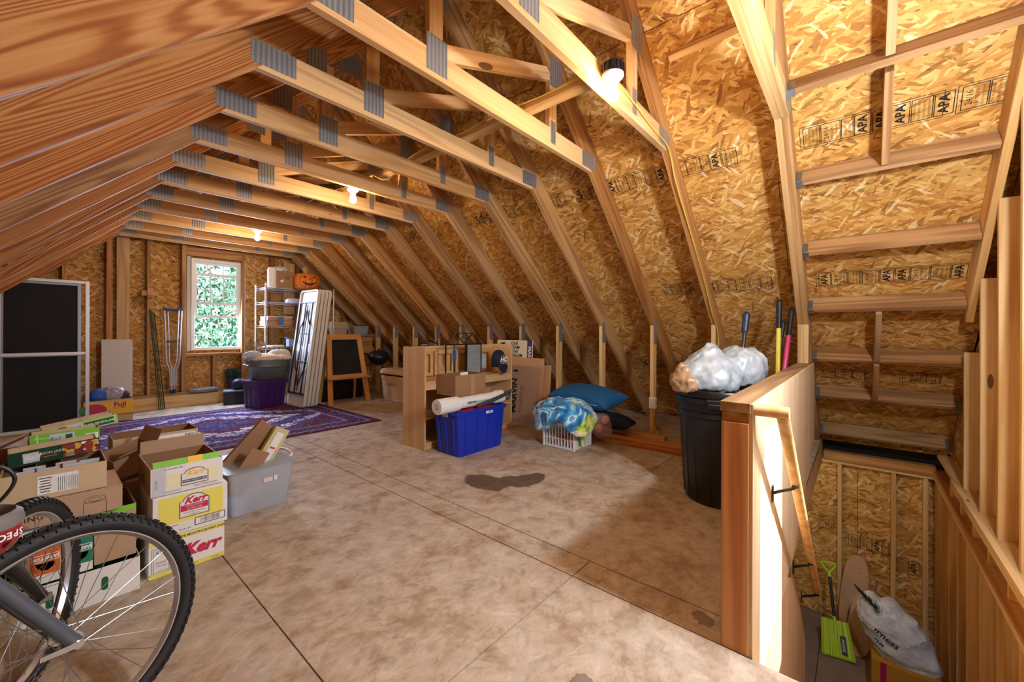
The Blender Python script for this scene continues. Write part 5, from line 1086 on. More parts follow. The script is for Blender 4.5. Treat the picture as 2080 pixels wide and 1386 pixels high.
# ------------------------------------------------------------------ canning-jar cartons, left foreground
BG = 'jar cartons piled on the left'
M_YP = plain('yellow_carton_print', 'eadf66', .5); M_CRIM = plain('crimson_print', 'c4204e', .5); M_GREYP = plain('grey_print', '50545c', .6); M_WCARD = plain('white_carton', 'e9e7e2', .6, var=.03); M_WGREY = plain('bluish_white_carton', 'c9ccd4', .6)
def arch(P, x, y, w, h, m, rim=None):
    """label shape with an arched top"""
    def pts(w, h, dy=0): return [(x-w/2, y-h/2+dy*.3), (x+w/2, y-h/2+dy*.3), (x+w/2, y+h*.22), (x+w*.38, y+h*.24)]+[(x+w*.38*math.cos(a), y+h*.24+h*.26*math.sin(a)) for a in [math.pi*k/10 for k in range(1, 10)]]+[(x-w*.38, y+h*.24), (x-w/2, y+h*.22)]
    if rim: P.poly(pts(w+.008, h+.008), rim, z=.0008)
    P.poly(pts(w, h), m, z=.0011)
def pr_k3(P, w, h):
    P.rect(-w/2+.03, 0, .05, h*.96, M_WGREY).rect(-.055, -.003, .06, .062, plain('faint_yellow', 'efe6b8', .5)).rect(.09, .0, .06, .062, plain('faint_yellow2', 'efe6b8', .5))
    arch(P, .025, .0, .105, .075, M_WCARD, M_GREYP); P.text('Kerr', .025, .016, .036, M_GOLD, shear=.4, bold=.0015, z=.0014).rect(.025, -.021, .10, .016, M_GREYP, z=.0014).text('HOME CANNING JARS', .025, -.021, .0095, M_PAPER, z=.0018)
    P.text('ESTABLISHED 1903', -.06, h/2-.012, .009, M_GREYP).text('Quart Mason Jars', .07, -h/2+.016, .014, M_GREYP).text('REGULAR MOUTH', -.06, -h/2+.012, .008, M_GREYP).text('Storage', -w/2+.018, -.01, .014, M_GREYP, rot=R(90))
def pr_k2(P, w, h):
    P.rect(-.0, .022, w*.86, h*.66, M_YP); arch(P, .01, .028, .115, .105, M_WCARD, M_GREYP)
    P.text('Kerr', .012, .052, .046, M_CRIM, shear=.4, bold=.002, z=.0014).rect(.01, .018, .112, .030, M_CRIM, z=.0013).text('WIDE MOUTH', .01, .025, .011, M_PAPER, z=.0018).text('QUART JARS', .01, .012, .011, M_PAPER, z=.0018).text('FOR HOME CANNING', .01, -.007, .009, M_INK, z=.0018).text('& FREEZING', .01, -.018, .008, M_INK, z=.0018)
    P.rect(.075, -.062, .125, .036, M_PAPER, z=.0008).box(.075, -.062, .125, .036, .003, M_INK, z=.0012).bars(.075, -.062, .085, .026, M_INK, 26, 4).text('WIDE MOUTH QUART\nMASON JARS', -.10, -.060, .009, M_GREYP).text('12-16-170', -.03, -.085, .012, M_GREYP)
def pr_k1(P, w, h):
    P.rect(0, h/2-.014, w, .026, M_YP).rect(0, -h/2+.012, w, .022, M_YP).text('WIDE MOUTH QUART JARS', .05, h/2-.016, .0165, M_GREYP, bold=.0007).text('Kerr', .052, -.004, .078, M_CRIM, shear=.35, bold=.004)
    P.text('12 MASON JARS', .0, -h/2+.012, .011, M_GREYP).text('W/LIDS', .11, -h/2+.012, .011, M_GREYP)
    for a in (0, .006): P.box(-.105, -.008, .07-a*2, .12-a*2, .0015, M_GREYP)
    P.text('Kerr', -.105, .03, .026, M_GREYP, shear=.4).text('QUART', -.105, -.02, .012, M_GREYP).text('MASON', -.105, -.036, .010, M_GREYP)
carton('jar_carton', 'white and yellow carton with a big red name, lowest of three beside the clear bin', .337, .640, 2.565, 2.93, .0, .182, M_WCARD, open_=False, prints=pr_k1, grp=BG)
carton('jar_carton', 'yellow and white carton with a barcode, middle of three beside the clear bin', .350, .652, 2.56, 2.925, .186, .202, M_WCARD, open_=False, prints=pr_k2, grp=BG)
K3 = carton('jar_carton', 'open white carton with a green inner flap, topmost of three beside the clear bin', .343, .632, 2.565, 2.93, .392, .135, M_WCARD, (), grp=BG, prints=pr_k3)
sd = MB(); w_, d_ = .289, .365; sd.bx(-w_/2-.0015, -w_/2, -d_/2, d_/2, 0, .135); o = obj('side_face', sd, M_CARD2, K3); P = Print(); P.box(-.02, 0, .13, .07, .003, M_INK).text('QUART JARS', -.02, .01, .02, M_INK).bars(-.02, -.015, .1, .03, M_INK, 20, 3); P.done('printed_label', Matrix.Translation((-w_/2-.0022, 0, .07)) @ Matrix(((0,0,-1),(-1,0,0),(0,1,0))).to_4x4(), K3)
obj('flap', MB().box((0, 0, .0), (w_-.02, .003, .045)), M_GREEN, K3, M=Matrix.Translation((.0, -.166, .140)) @ Matrix.Rotation(R(-24), 4, 'X')); obj('flap', MB().box((0, 0, 0), (.06, .0035, .046)), M_GOLD, K3, M=Matrix.Translation((.03, -.1685, .141)) @ Matrix.Rotation(R(-24), 4, 'X'))
obj('flap', MB().box((0, 0, .035), (w_-.01, .004, .07)), M_CARD, K3, M=Matrix.Translation((0, .178, .133)) @ Matrix.Rotation(R(4), 4, 'X'))
# white produce trays on the floor with green insides and hand holes
def tray(lab, x0, x1, h, hx):
    T = carton('produce_tray', lab, x0, x1, 2.525, 2.86, 0, h, M_WCARD, grp='white produce trays', inner=M_DGREEN); w = x1-x0
    P = Print(); n = 12; P.poly([(hx+.011*math.cos(a), .018*(1 if math.sin(a) >= 0 else -1)+.011*math.sin(a)) for a in [2*math.pi*k/24+.001 for k in range(24)]], M_DGREEN); P.done('hand_hole', Matrix.Translation((0, -.1685, h*.52)) @ Matrix.Rotation(R(90), 4, 'X'), T); return T
tray('white produce tray with a green hand hole, on the floor beside the lowest jar carton', .092, .302, .150, -.01)
tray('white produce tray with a dark green hand hole, behind the narrower wheel', -.13, .083, .150, .05)
tray('white produce tray furthest left on the floor behind the bicycle', -.36, -.14, .150, .0)
M_OR = plain('orange_print', 'd9692a', .5); M_TEAL = plain('teal_green_print', '1c8062', .5)
def pr_jar(P, w, h):
    for i in range(4):
        x = -w/2+.06+.095*i; m = M_TEAL if i % 2 else M_OR; P.rect(x, 0, .082, .15, m); a = R(180)
        P.text('JARRITOS', x, -.008, .017, M_PAPER, rot=a, bold=.0012).text(('MANDARIN', 'GUAVA')[i % 2], x, .035 if 0 else .045, .014, M_PAPER, rot=a, bold=.0008).box(x, -.008, .074, .026, .003, M_PAPER)
        P.poly([(x-.028, -.028), (x+.028, -.028), (x+.02, -.05), (x+.006, -.06), (x-.012, -.056), (x-.022, -.045)], M_PAPER).text('6', x-.028, -.066, .016, M_PAPER, rot=a)
    return P
carton('soda_box', 'white soda box with orange and green squares printed upside down, behind the wheels', -.235, .150, 2.535, 2.83, .155, .225, M_WCARD, prints=pr_jar, open_=False)
GC = carton('open_carton', 'grey-brown carton with a bright green top edge behind the large wheel', .156, .292, 2.56, 2.86, .155, .235, M_CARD, prints=lambda P, w, h: P.rect(0, h/2-.012, w, .024, M_GREEN).text('JARS', -.02, h/2-.012, .016, M_DGREEN))
def pr_can(P, w, h):
    P.text('Pure', -.03, .028, .05, M_INK, shear=.45, bold=.002).text('CANNING Co.', .005, -.012, .028, M_INK, sp=1.15).text('with', -.01, -.042, .022, plain('plum_print', '8a3550', .6)).line(-.06, .008, .06, .012, .002, M_INK)
    x = .195; P.box(x, -.03, .07, .07, .0012, M_INK); 
    for rr in (.032, .018): 
        q = [(x+rr*math.cos(a), .015+rr*.45*math.sin(a)) for a in [2*math.pi*k/20 for k in range(21)]]
        for a_, b_ in zip(q[:-1], q[1:]): P.line(a_[0], a_[1], b_[0], b_[1], .0012, M_INK)
CC = carton('canning_carton', 'brown carton printed with a jar outline and black lettering, under the labelled carton', -.32, .243, 2.535, 2.84, .392, .105, M_CARD, prints=None, open_=False, grp=BG)
P = Print(); pr_can(P, .563, .105); P.done('printed_label', Matrix.Translation((0, -.1531, .05)) @ Matrix.Rotation(R(90), 4, 'X'), CC)
def pr_lab(P, w, h):
    P.rect(.005, .0, .115, .075, M_PAPER)
    for i in range(6): P.rect(-.03, .028-.011*i, .034-.004*(i % 3), .0035, M_GREYP)
    for i in range(10): P.rect(.005+.006*i, -.005, .0016, .058, plain('pale_blue_stripe', 'a9bfd8', .6) if i == 0 else bpy.data.materials['pale_blue_stripe'])
LC = carton('labelled_carton', 'pale brown open carton with a white shipping label, on the canning carton', -.105, .193, 2.54, 2.82, .500, .116, M_CARDL, grp=BG, prints=pr_lab)
for i, (x, y, r_) in enumerate(((-.09, -.09, 0), (-.02, -.085, 2), (.05, -.085, -2), (-.06, -.03, 0), (.03, -.02, 3), (.10, -.05, 1))): obj('divider', MB().box((0, 0, 0), (.062, .002, .10)), M_WGREY, LC, M=Matrix.Translation((x, y, .07)) @ Matrix.Rotation(R(14+r_), 4, 'X'))
obj('divider', MB().box((0, 0, 0), (.003, .25, .10)), M_CARD2, LC, loc=(-.055, 0, .062)); obj('divider', MB().box((0, 0, 0), (.003, .25, .10)), M_CARD2, LC, loc=(.018, 0, .062))
# big brown cartons carrying the flat jar trays
carton('brown_carton', 'large brown carton standing behind the labelled carton under the jar trays', -.38, .19, 2.87, 3.25, 0, .60, M_CARD2, (('<', .16, 62, M_CARD2),), grp=BG)
M_JDG = plain('dark_green_tray_print', '123a2a', .45); M_FOOD = NT('food_photo_print'); vx = M_FOOD.n('TexVoronoi', {'Vector': objc(M_FOOD), 'Scale': 55.0}); M_FOOD.col(M_FOOD.ramp(M_FOOD.n('SeparateColor', {0: vx.outputs['Color']}).outputs[0], [(0, L('6b2418')), (.3, L('c9a23a')), (.5, L('e9e2d4')), (.7, L('8f2f2a')), (1, L('f2eee4'))], 'CONSTANT')); M_FOOD.set(rough=.5); M_FOOD = M_FOOD.m
def jar_tray(lab, c, w, d, h, rz, rx, mat, pr, notch=4):
    M = Matrix.Translation(c) @ Euler((R(rx[0]), R(rx[1]), R(rz))).to_matrix().to_4x4(); T = thing('jar_tray', lab, 'carton tray', M=M, group='flat jar trays'); t_ = .003
    m = MB().bx(-w/2, w/2, -d/2, d/2, 0, t_).bx(-w/2, w/2, -d/2, -d/2+t_, 0, h).bx(-w/2, w/2, d/2-t_, d/2, 0, h*.6).bx(-w/2, -w/2+t_, -d/2, d/2, 0, h*.6).bx(w/2-t_, w/2, -d/2, d/2, 0, h*.6); obj('tray', m, M_CARDL, T)
    for i in range(notch): obj('tab', MB().bx(-w/2+w*(i+.1)/notch, -w/2+w*(i+.75)/notch, -.0015, .0015, 0, .022), M_CARDL, T, loc=(0, -d/2+.004, h-.006))
    obj('front_face', MB().bx(-w/2-.001, w/2+.001, -d/2-.0015, -d/2, 0, h+.002), mat, T)
    P = Print(); pr(P, w, h); P.done('printed_label', Matrix.Translation((0, -d/2-.002, h/2)) @ Matrix.Rotation(R(90), 4, 'X'), T); return T
def pr_t1(P, w, h): P.rect(w*.28, 0, w*.42, h*.9, M_FOOD).text('Ball', -w*.27, 0, h*.55, M_PAPER, shear=.3, bold=.001).rect(-w*.27, 0, w*.17, h*.7, M_WGREY, z=.0003).text('MASON JARS', -.02, .008, h*.24, M_PAPER).rect(-.02, -.008, w*.16, .003, M_OR).rect(.04, -h*.3, w*.1, h*.25, M_PAPER)
def pr_t2(P, w, h): P.rect(-w*.12+w*.07, 0, w*.36, h*.85, M_WGREY).text('Ball', -w*.16, 0, h*.42, M_DGREEN, shear=.3, z=.0011).rect(0.01, .002, w*.1, h*.5, M_DGREEN, z=.0011).rect(w*.38, -h*.12, w*.2, h*.5, M_PAPER).rect(-w*.40, 0, .004, h, M_PAPER).text('REGULAR', -w*.33, .01, h*.2, M_PAPER)
def pr_t3(P, w, h): P.rect(w*.24, 0, w*.42, h*.7, M_DGREEN).text('QUILTED CRYSTAL JARS', w*.22, 0, h*.26, M_PAPER, bold=.0006).rect(-w*.09, 0, w*.2, h*.9, M_WGREY).text('Ball', -w*.09, 0, h*.5, M_DGREEN, shear=.3, z=.0011).rect(-w*.33, 0, w*.26, h*.8, M_FOOD)
jar_tray('dark green jar tray with a food picture, nearest of the flat trays', (.045, 2.80, .628), .27, .17, .062, 2, (6, -4), M_JDG, pr_t1)
jar_tray('bright green jar tray in the middle of the flat trays', (.085, 2.985, .655), .225, .17, .058, -3, (4, -1), M_GREEN, pr_t2)
jar_tray('pale green jar tray with a dark green title, furthest of the flat trays', (.14, 3.18, .675), .27, .17, .048, 3, (6, -9), plain('lime_print', 'a8d66a', .5), pr_t3)
tag(obj('cardboard_flap', MB().box((0, 0, 0), (.34, .004, .16)), M_CARD2, M=Matrix.Translation((-.19, 2.83, .645)) @ Euler((R(70), R(-24), R(18))).to_matrix().to_4x4()), 'orange-brown loose cardboard piece sloping up beside the flat trays', 'cardboard')
# crumpled and tipped cartons between the piles
def tipped(lab, c, dims, e, mat=None, name='brown_carton'):
    w, d, h = dims; M = Matrix.Translation(c) @ Euler([R(a) for a in e]).to_matrix().to_4x4(); T = thing(name, lab, 'cardboard box', M=M, group=BG); t_ = .004
    m = MB().bx(-w/2, w/2, -d/2, -d/2+t_, 0, h).bx(-w/2, w/2, d/2-t_, d/2, 0, h).bx(-w/2, -w/2+t_, -d/2, d/2, 0, h).bx(w/2-t_, w/2, -d/2, d/2, 0, h).bx(-w/2, w/2, -d/2, d/2, 0, t_); obj('body', m, mat or M_CARD, T, bev=.001)
    obj('flap', MB().box((0, 0, d*.22), (w*.96, t_, d*.44)), mat or M_CARD, T, M=Matrix.Translation((0, -d/2, h)) @ Matrix.Rotation(R(58), 4, 'X')); obj('flap', MB().box((0, 0, w*.2), (t_, d*.95, w*.4)), M_CARD2, T, M=Matrix.Translation((w/2, 0, h)) @ Matrix.Rotation(R(35), 4, 'Y')); return T
tipped('brown carton tipped over with its flaps open between the two front stacks', (.335, 3.12, .415), (.20, .17, .12), (6, -14, 18), M_CARD2)
carton('brown_carton', 'plain brown carton on the floor behind the jar carton stack', .22, .66, 2.97, 3.60, 0, .38, M_CARD2, grp=BG, open_=False)
carton('shipping_box', 'long flat cream box with printed marks behind the open white carton', .225, .63, 3.06+.32, 3.30+.32, .40, .10, M_CARDL, grp=BG, prints=lambda P, w, h: P.rect(.06, .01, .26, .05, M_PAPER).bars(.16, .01, .05, .035, M_INK, 14, 2).rect(-.03, .01, .012, .01, M_INK).rect(.02, .01, .012, .01, M_INK).rect(.07, .01, .012, .01, M_INK)).location.z = .38
bpy.data.objects['shipping_box'].location = (.48, 3.46, .445)
tag(obj('foam_sheet', MB().box((0, 0, 0), (.36, .14, .006)), M_WGREY, M=Matrix.Translation((.52, 3.30, .50)) @ Euler((R(8), 0, 0)).to_matrix().to_4x4()), 'bluish white sheet lying in front of the long flat cream box', 'sheet')
tag(obj('prop_box', MB().bx(.30, .64, 3.35, 3.56, .381, .443), M_CARD2, bev=.002), 'brown box supporting the long flat cream box', 'cardboard box')
# clear bin with flattened cartons
CBN = thing('clear_bin', 'clear plastic storage bin full of flattened cartons next to the jar carton stack', 'storage bin', (.955, 3.225, 0), R(2)); m, _ = rbox_tapered(.345, .40, .40, .47, .29, r=.03, wall=.003); obj('body', m, M_CLEAR, CBN, sm=35)
rm, _ = rbox_tapered(.41, .48, .43, .50, .012, r=.035, wall=.014); obj('rim', rm, M_CLEAR, CBN, loc=(0, 0, .282), sm=35)
for s in (-1, 1): obj('latch_handle', MB().tube(catmull([(s*.205, -.12, .285), (s*.235, -.10, .30), (s*.24, .0, .31), (s*.235, .10, .30), (s*.205, .12, .285)], 5), .008, 8), M_WHITE, CBN, sm=60)
P = Print(); P.rect(0, 0, .055, .03, plain('pink_label', 'e3c9cf', .6)).rect(.045, .003, .02, .032, M_PAPER); P.done('printed_label', Matrix.Translation((.03, -.232, .20)) @ Matrix.Rotation(R(93), 4, 'X'), CBN)
CG = 'flattened cartons in the clear bin'
for i, (c, dims, e, mt, lab) in enumerate((((.955, 3.22, .36), (.19, .03, .40), (14, 38, 8), M_CARD2, 'flattened brown carton with a perforated face in the clear bin, largest one'), ((1.03, 3.13, .335), (.10, .04, .38), (2, 30, 0), plain('pale_olive_carton', 'c9c089', .6), 'pale olive carton with a white panel sticking out of the clear bin'),
        ((.89, 3.08, .25), (.12, .01, .32), (8, 30, 0), M_CARD2, 'thin brown carton leaning at the left inside the clear bin'), ((.86, 3.30, .24), (.10, .01, .30), (4, 34, 5), M_CARD, 'thin tan carton leaning furthest left inside the clear bin'), ((1.03, 3.38, .22), (.10, .05, .30), (-6, 12, 0), M_WGREY, 'greyish white carton standing at the back of the clear bin'))):
    M = Matrix.Translation(c) @ Euler([R(a) for a in e]).to_matrix().to_4x4(); T = thing('flat_carton', lab, 'cardboard', M=M, group=CG); obj('sheet', MB().box((0, 0, 0), dims), mt, T, bev=.002)
    if i == 0:
        P = Print()
        for k in range(7): P.rect(-.08+.027*k, .0, .0018, .34, M_CARDIN)
        P.rect(0, .10, .17, .002, M_CARDIN); P.done('printed_label', Matrix.Translation((0, -.0155, 0)) @ Matrix.Rotation(R(90), 4, 'X'), T)
    if i == 1: P = Print(); P.rect(0, .03, .05, .26, M_PAPER).rect(0, .05, .035, .012, M_CRIM, z=.001); P.done('printed_label', Matrix.Translation((0, -.023, 0)) @ Matrix.Rotation(R(90), 4, 'X'), T)
# ------------------------------------------------------------------ bicycles
M_TYRE = plain('tyre_rubber', '191b20', .6, var=.2); M_RIM = plain('rim_aluminium', 'c4c8d0', .28, .85); M_SPK = plain('steel_spoke', 'a9adb4', .3, .9); M_GREYF = plain('grey_fork_paint', '5c6470', .35, .3); M_FRAMEB = plain('dark_frame_paint', '22252c', .35, .3)
def wheel(T, r, loc, rot=0, seed=1, name='wheel'):
    """in the local xz plane; y is the axle"""
    RM = Matrix.Rotation(rot, 4, 'Z')
    rr = r-.045; m = MB(); prof = [(-.012, rr-.008), (-.014, rr+.006), (-.010, rr+.008), (-.008, rr+.001), (.008, rr+.001), (.010, rr+.008), (.014, rr+.006), (.012, rr-.008), (.0, rr-.017)]
    n = 96; vs = []; fs = []
    for i in range(n):
        a = 2*math.pi*i/n
        for y, q in prof: vs.append((q*math.cos(a), y, q*math.sin(a)))
    k = len(prof)
    for i in range(n):
        for j in range(k): fs.append((i*k+j, i*k+(j+1) % k, ((i+1) % n)*k+(j+1) % k, ((i+1) % n)*k+j))
    m.add(vs, fs); W_ = obj(name, m, M_RIM, T, sm=40, M=Matrix.Translation(loc) @ RM)
    ty = MB(); tr_ = .0245; cr = r-.029
    ty.grid(lambda u, v: ((cr+tr_*math.cos(v*6.2832))*math.cos(u*6.2832), tr_*math.sin(v*6.2832), (cr+tr_*math.cos(v*6.2832))*math.sin(u*6.2832)), 110, 14, True, True)
    N_ = 78
    for i in range(N_):
        a = 2*math.pi*i/N_
        for ph, w, l, off in ((0, .013, .013, 0), (.62, .010, .012, .5), (-.62, .010, .012, .5), (1.12, .009, .010, 0), (-1.12, .009, .010, 0)):
            aa = a+off*2*math.pi/N_; q = Matrix.Rotation(-aa, 4, 'Y') @ Matrix.Translation((cr, 0, 0)) @ Matrix.Rotation(ph, 4, 'Z') @ Matrix.Translation((tr_+.0018, 0, 0)); ty.box((0, 0, 0), (.0055, w, l), q)
    obj('tyre', ty, M_TYRE, W_, sm=35)
    hub = MB().tube([(0, -.048, 0), (0, .048, 0)], .009, 16).tube([(0, -.036, 0), (0, -.032, 0)], .024, 20).tube([(0, .032, 0), (0, .036, 0)], .024, 20).tube([(0, -.03, 0), (0, .03, 0)], .014, 16); obj('hub', hub, M_CHROME, W_, sm=40)
    me = MB().tube([(0, 0, 0), (1, 0, 0)], .0011, 5).mesh('spoke')
    for i in range(32):
        a = 2*math.pi*(i+.5)/32; s = 1 if i % 2 else -1; b = a+(1 if (i//2) % 2 else -1)*R(68); p0 = Vector((.022*math.cos(b), s*.034, .022*math.sin(b))); p1 = Vector(((rr-.010)*math.cos(a), s*.003, (rr-.010)*math.sin(a)))
        d = p1-p0; x = d.normalized(); y = Vector((0, 1, 0)); y = (y-x*y.dot(x)).normalized(); z = x.cross(y); M = Matrix((x, y, z)).transposed().to_4x4() @ Matrix.Diagonal((d.length, 1, 1, 1)); M.translation = p0
        o = bpy.data.objects.new('spoke', me); COL.objects.link(o); o.parent = W_; o.matrix_local = M
    me.materials.append(M_SPK)
    return W_
def bicycle(lab, M, r, frame_m, fork_m, steer=0, fdir=(-.508, .861), name='bicycle', bw=.28):
    """local: front hub above the origin, frame runs to -x, y across; front assembly turned by steer about the steering axis"""
    T = thing(name, lab, 'bicycle', M=M, group='parked bicycles'); fx_, fz_ = fdir
    RS = Matrix.Rotation(steer, 4, 'Z') if steer else Matrix.Identity(4)
    W1 = wheel(T, r, (0, 0, r), steer)
    def S(p): return RS @ Vector(p)
    f = MB(); ln = .40
    for s in (-1, 1): f.tube([S((0, s*.055, r)), S((fx_*.12, s*.060, r+fz_*.12)), S((fx_*ln, s*.058, r+fz_*ln))], .0165, 14).tube([S((.0, s*.054, r-.012)), S((fx_*.03, s*.056, r+fz_*.03))], .015, 10)
    f.tube([S((fx_*ln, -.07, r+fz_*ln)), S((fx_*ln, .07, r+fz_*ln))], .022, 12)
    f.tube([S((0, .045, r)), S((0, .07, r))], .010, 12)
    obj('fork', f, fork_m, T, sm=50)
    q = MB().tube([S((0, -.052, r)), S((0, -.075, r))], .012, 12); q.add([tuple(S(v)) for v in ((-.0, -.074, r-.006), (-.0, -.080, r-.006), (-.075, -.078, r+.004), (-.075, -.074, r+.004), (-.0, -.074, r+.010), (-.0, -.080, r+.010), (-.075, -.078, r+.016), (-.075, -.074, r+.016))], [(0,1,2,3),(7,6,5,4),(0,4,5,1),(1,5,6,2),(2,6,7,3),(3,7,4,0)]); obj('quick_release', q, M_CHROME, T, sm=40)
    top = Vector((fx_*ln-.09, 0, r+fz_*ln+.20)); cr_ = Vector((fx_*ln-.02, 0, r+fz_*ln+.02)); bbk = Vector((-.72, 0, .28)); seat = Vector((-.93, 0, .78)); rear = Vector((-1.06, 0, r))
    fr_ = MB().tube([cr_, top], .022, 14).tube([cr_.lerp(top, .3), bbk], .020, 14).tube([cr_.lerp(top, .8), seat.lerp(bbk, .12)], .016, 14).tube([bbk, seat], .016, 14)
    for s in (-1, 1): fr_.tube([bbk+Vector((0, s*.03, 0)), rear+Vector((0, s*.06, 0))], .010, 8).tube([seat.lerp(bbk, .15)+Vector((0, s*.02, 0)), rear+Vector((0, s*.06, 0))], .009, 8)
    obj('frame', fr_, frame_m, T, sm=50)
    wheel(T, r, tuple(rear), 0)
    bar = MB().tube([top, top+Vector((.04, 0, .06))], .014, 10); hc = top+Vector((.05, 0, .06)); hb = [hc+RS.to_3x3() @ Vector((0, s, 0)) for s in (-bw, bw)]; bar.tube([hb[0], hc, hb[1]], .012, 10); obj('handlebar', bar, M_BLACK, T, sm=50)
    for p in hb: g_ = (p-hc).normalized(); obj('grip', MB().tube([p-g_*.11, p], .017, 12), M_BGRIP, T, sm=50)
    obj('saddle', MB().add([(-1.06,-.07,.93),(-1.06,.07,.93),(-.80,.02,.93),(-.80,-.02,.93),(-1.04,-.05,.89),(-1.04,.05,.89),(-.82,.01,.90),(-.82,-.01,.90)], [(0,1,2,3),(7,6,5,4),(0,4,5,1),(1,5,6,2),(2,6,7,3),(3,7,4,0)]).tube([seat, (-.955, 0, .90)], .013, 10), M_BLACK, T, bev=.012)
    cr2 = MB().tube([bbk+Vector((0, -.07, 0)), bbk+Vector((0, .07, 0))], .014, 12).tube([bbk+Vector((0, -.065, 0)), bbk+Vector((.14, -.075, -.08))], .010, 8).tube([bbk+Vector((0, .065, 0)), bbk+Vector((-.14, .075, .08))], .010, 8).tube([bbk+Vector((0, -.045, 0)), bbk+Vector((0, -.049, 0))], .085, 30); obj('crankset', cr2, M_DKGREY, T, sm=40)
    return T
th1 = R(18); lean1 = R(5); e1 = Vector((math.cos(th1), math.sin(th1), 0)); n1_ = Vector((-math.sin(th1), math.cos(th1), 0)); u1 = Vector((0, 0, 1))*math.cos(lean1)+n1_*math.sin(lean1); y1 = u1.cross(e1)
C1 = Vector((.048, 1.698, .325)); M1 = Matrix((e1, y1, u1)).transposed().to_4x4(); M1.translation = C1-u1*.327
BK1 = bicycle('bicycle with a large knobbly front wheel and grey fork at the bottom left', M1, .327, M_FRAMEB, M_GREYF)
th2 = R(-1); M2 = Matrix.Rotation(th2, 4, 'Z'); M2.translation = Vector((-.045, 2.06, 0))
BK2 = bicycle('second bicycle behind the first, its narrow turned front wheel seen through the spokes', M2, .318, M_FRAMEB, M_FRAMEB, steer=R(66), fdir=(-.66, .751), bw=.17)
# ------------------------------------------------------------------ red helmet hanging upside down, cables
M_HEL = plain('glossy_dark_red', '8e1424', .18, coat=.6); M_HLN = plain('grey_helmet_liner', '6e6c6a', .6)
HM = thing('helmet', 'glossy dark red bicycle helmet with white lettering hanging upside down at the left edge', 'helmet', (-.100, 1.417, .768), R(-20)); HM.scale = (.80, .80, .80)
def dome(u, v):
    a = u*2*math.pi; b = v*math.pi/2*.999; rib = 1+.05*math.cos(a*6)*math.sin(2*b); return (.098*math.cos(b)**.8*math.cos(a)*rib, .085*math.cos(b)**.8*math.sin(a)*rib, -.088*math.sin(b)*rib+.012)
obj('shell', MB().grid(dome, 72, 26, cu=True), M_HEL, HM, sm=60)
obj('rim', MB().lathe([(.098, .010), (.100, .020), (.096, .040), (.084, .048), (.076, .040), (.078, .0), (.05, -.05), (0, -.062)], 48, sy=.87, caps=False), M_HLN, HM, sm=50)
for a in (-2.6, -1.75, -.9, -.1, 1.0, 2.1):
    q = Matrix.Rotation(a, 4, 'Z') @ Matrix.Translation((.082, 0, -.036)) @ Matrix.Rotation(R(38), 4, 'Y') @ Matrix.Diagonal((.35, 1, 1, 1)); obj('vent', MB().lathe([(0, -.003), (.012, -.002), (.014, 0), (.012, .002), (0, .003)], 20, M=q @ Matrix.Rotation(R(90), 4, 'Y') @ Matrix.Diagonal((.9, 1.7, 1.6, 1))), plain('vent_dark_%d' % int(a*10+50), '120608', .8), HM, sm=60)
P = Print(); word = 'SPECIALIZED'
lm = MB()
for i, chx in enumerate(word):
    a = R(-8)-R(9.2)*i; vs, fs = text_mb(chx, .024, bold=.0006); rx_, ry_ = .1015, .0885
    q = Matrix.Rotation(a, 4, 'Z') @ Matrix.Translation((rx_ if 0 else .0, 0, 0)); pos = Vector((rx_*math.cos(a), ry_*math.sin(a), -.006)); nrm = Vector((math.cos(a)/rx_, math.sin(a)/ry_, 0)).normalized(); dn = Vector((0, 0, -1)); xx = dn.cross(nrm)
    M = Matrix((xx, dn, nrm)).transposed().to_4x4(); M.translation = pos+nrm*.0012; lm.add(vs, fs, M)
obj('lettering', lm, M_PAPER, HM, fix=False)
obj('chin_strap', MB().tube(catmull([(-.07, .0, .04), (-.09, .05, .12), (-.10, .02, .22), (-.10, -.02, .24)], 6), .004, 6), M_BLACK, HM)
tag(obj('brake_cable', MB().tube(catmull([(-.20, 1.33, .88), (-.11, 1.34, .925), (-.055, 1.345, .915), (-.035, 1.345, .885), (-.05, 1.345, .85), (-.08, 1.35, .82)], 8), .0035, 8), M_BLACK, sm=60), 'outer one of two looping black brake cables above the red helmet', 'cable')
tag(obj('brake_cable', MB().tube(catmull([(-.20, 1.37, .86), (-.12, 1.37, .90), (-.075, 1.372, .89), (-.062, 1.372, .86), (-.075, 1.372, .83), (-.10, 1.37, .81)], 8), .0035, 8), M_BLACK, sm=60), 'inner one of two looping black brake cables above the red helmet', 'cable')
# ------------------------------------------------------------------ things at the foot of the stairs
M_LIME = plain('lime_green_plastic', 'a8c81e', .35)
B0, T0_ = Vector((5.26, .140, -2.095)), Vector((5.68, .245, -1.345)); zx = (T0_-B0).normalized(); xx = Vector((0, -1, 0)); xx = (xx-zx*xx.dot(zx)).normalized(); yy = zx.cross(xx)
MS = Matrix((xx, yy, zx)).transposed().to_4x4(); MS.translation = B0; LN = (T0_-B0).length
SV = thing('snow_shovel', 'lime green snow shovel with a black shaft at the foot of the stairs', 'shovel', M=MS)
def blade(u, v):
    w = .27-.05*v; x = (u-.5)*w; y = .022*(2*u-1)**2-.012*math.cos(u*6.283*4)*.35*(1-v)**.5+.02*(1-v); y = -(.022*(2*u-1)**2)-.02*(1-v)-.004*math.cos(u*6.283*5); return (x, y, .33*v)
o = obj('blade', MB().grid(blade, 60, 16), M_LIME, SV, sm=60, fix=False); o.modifiers.new('s', 'SOLIDIFY').thickness = .004
obj('socket', MB().tube([(0, 0, .20), (0, 0, .36)], .02, 12, r1=.016), M_LIME, SV, sm=60); obj('shaft', MB().tube([(0, 0, .35), (0, 0, LN-.13)], .014, 12), M_BLACK, SV, sm=60)
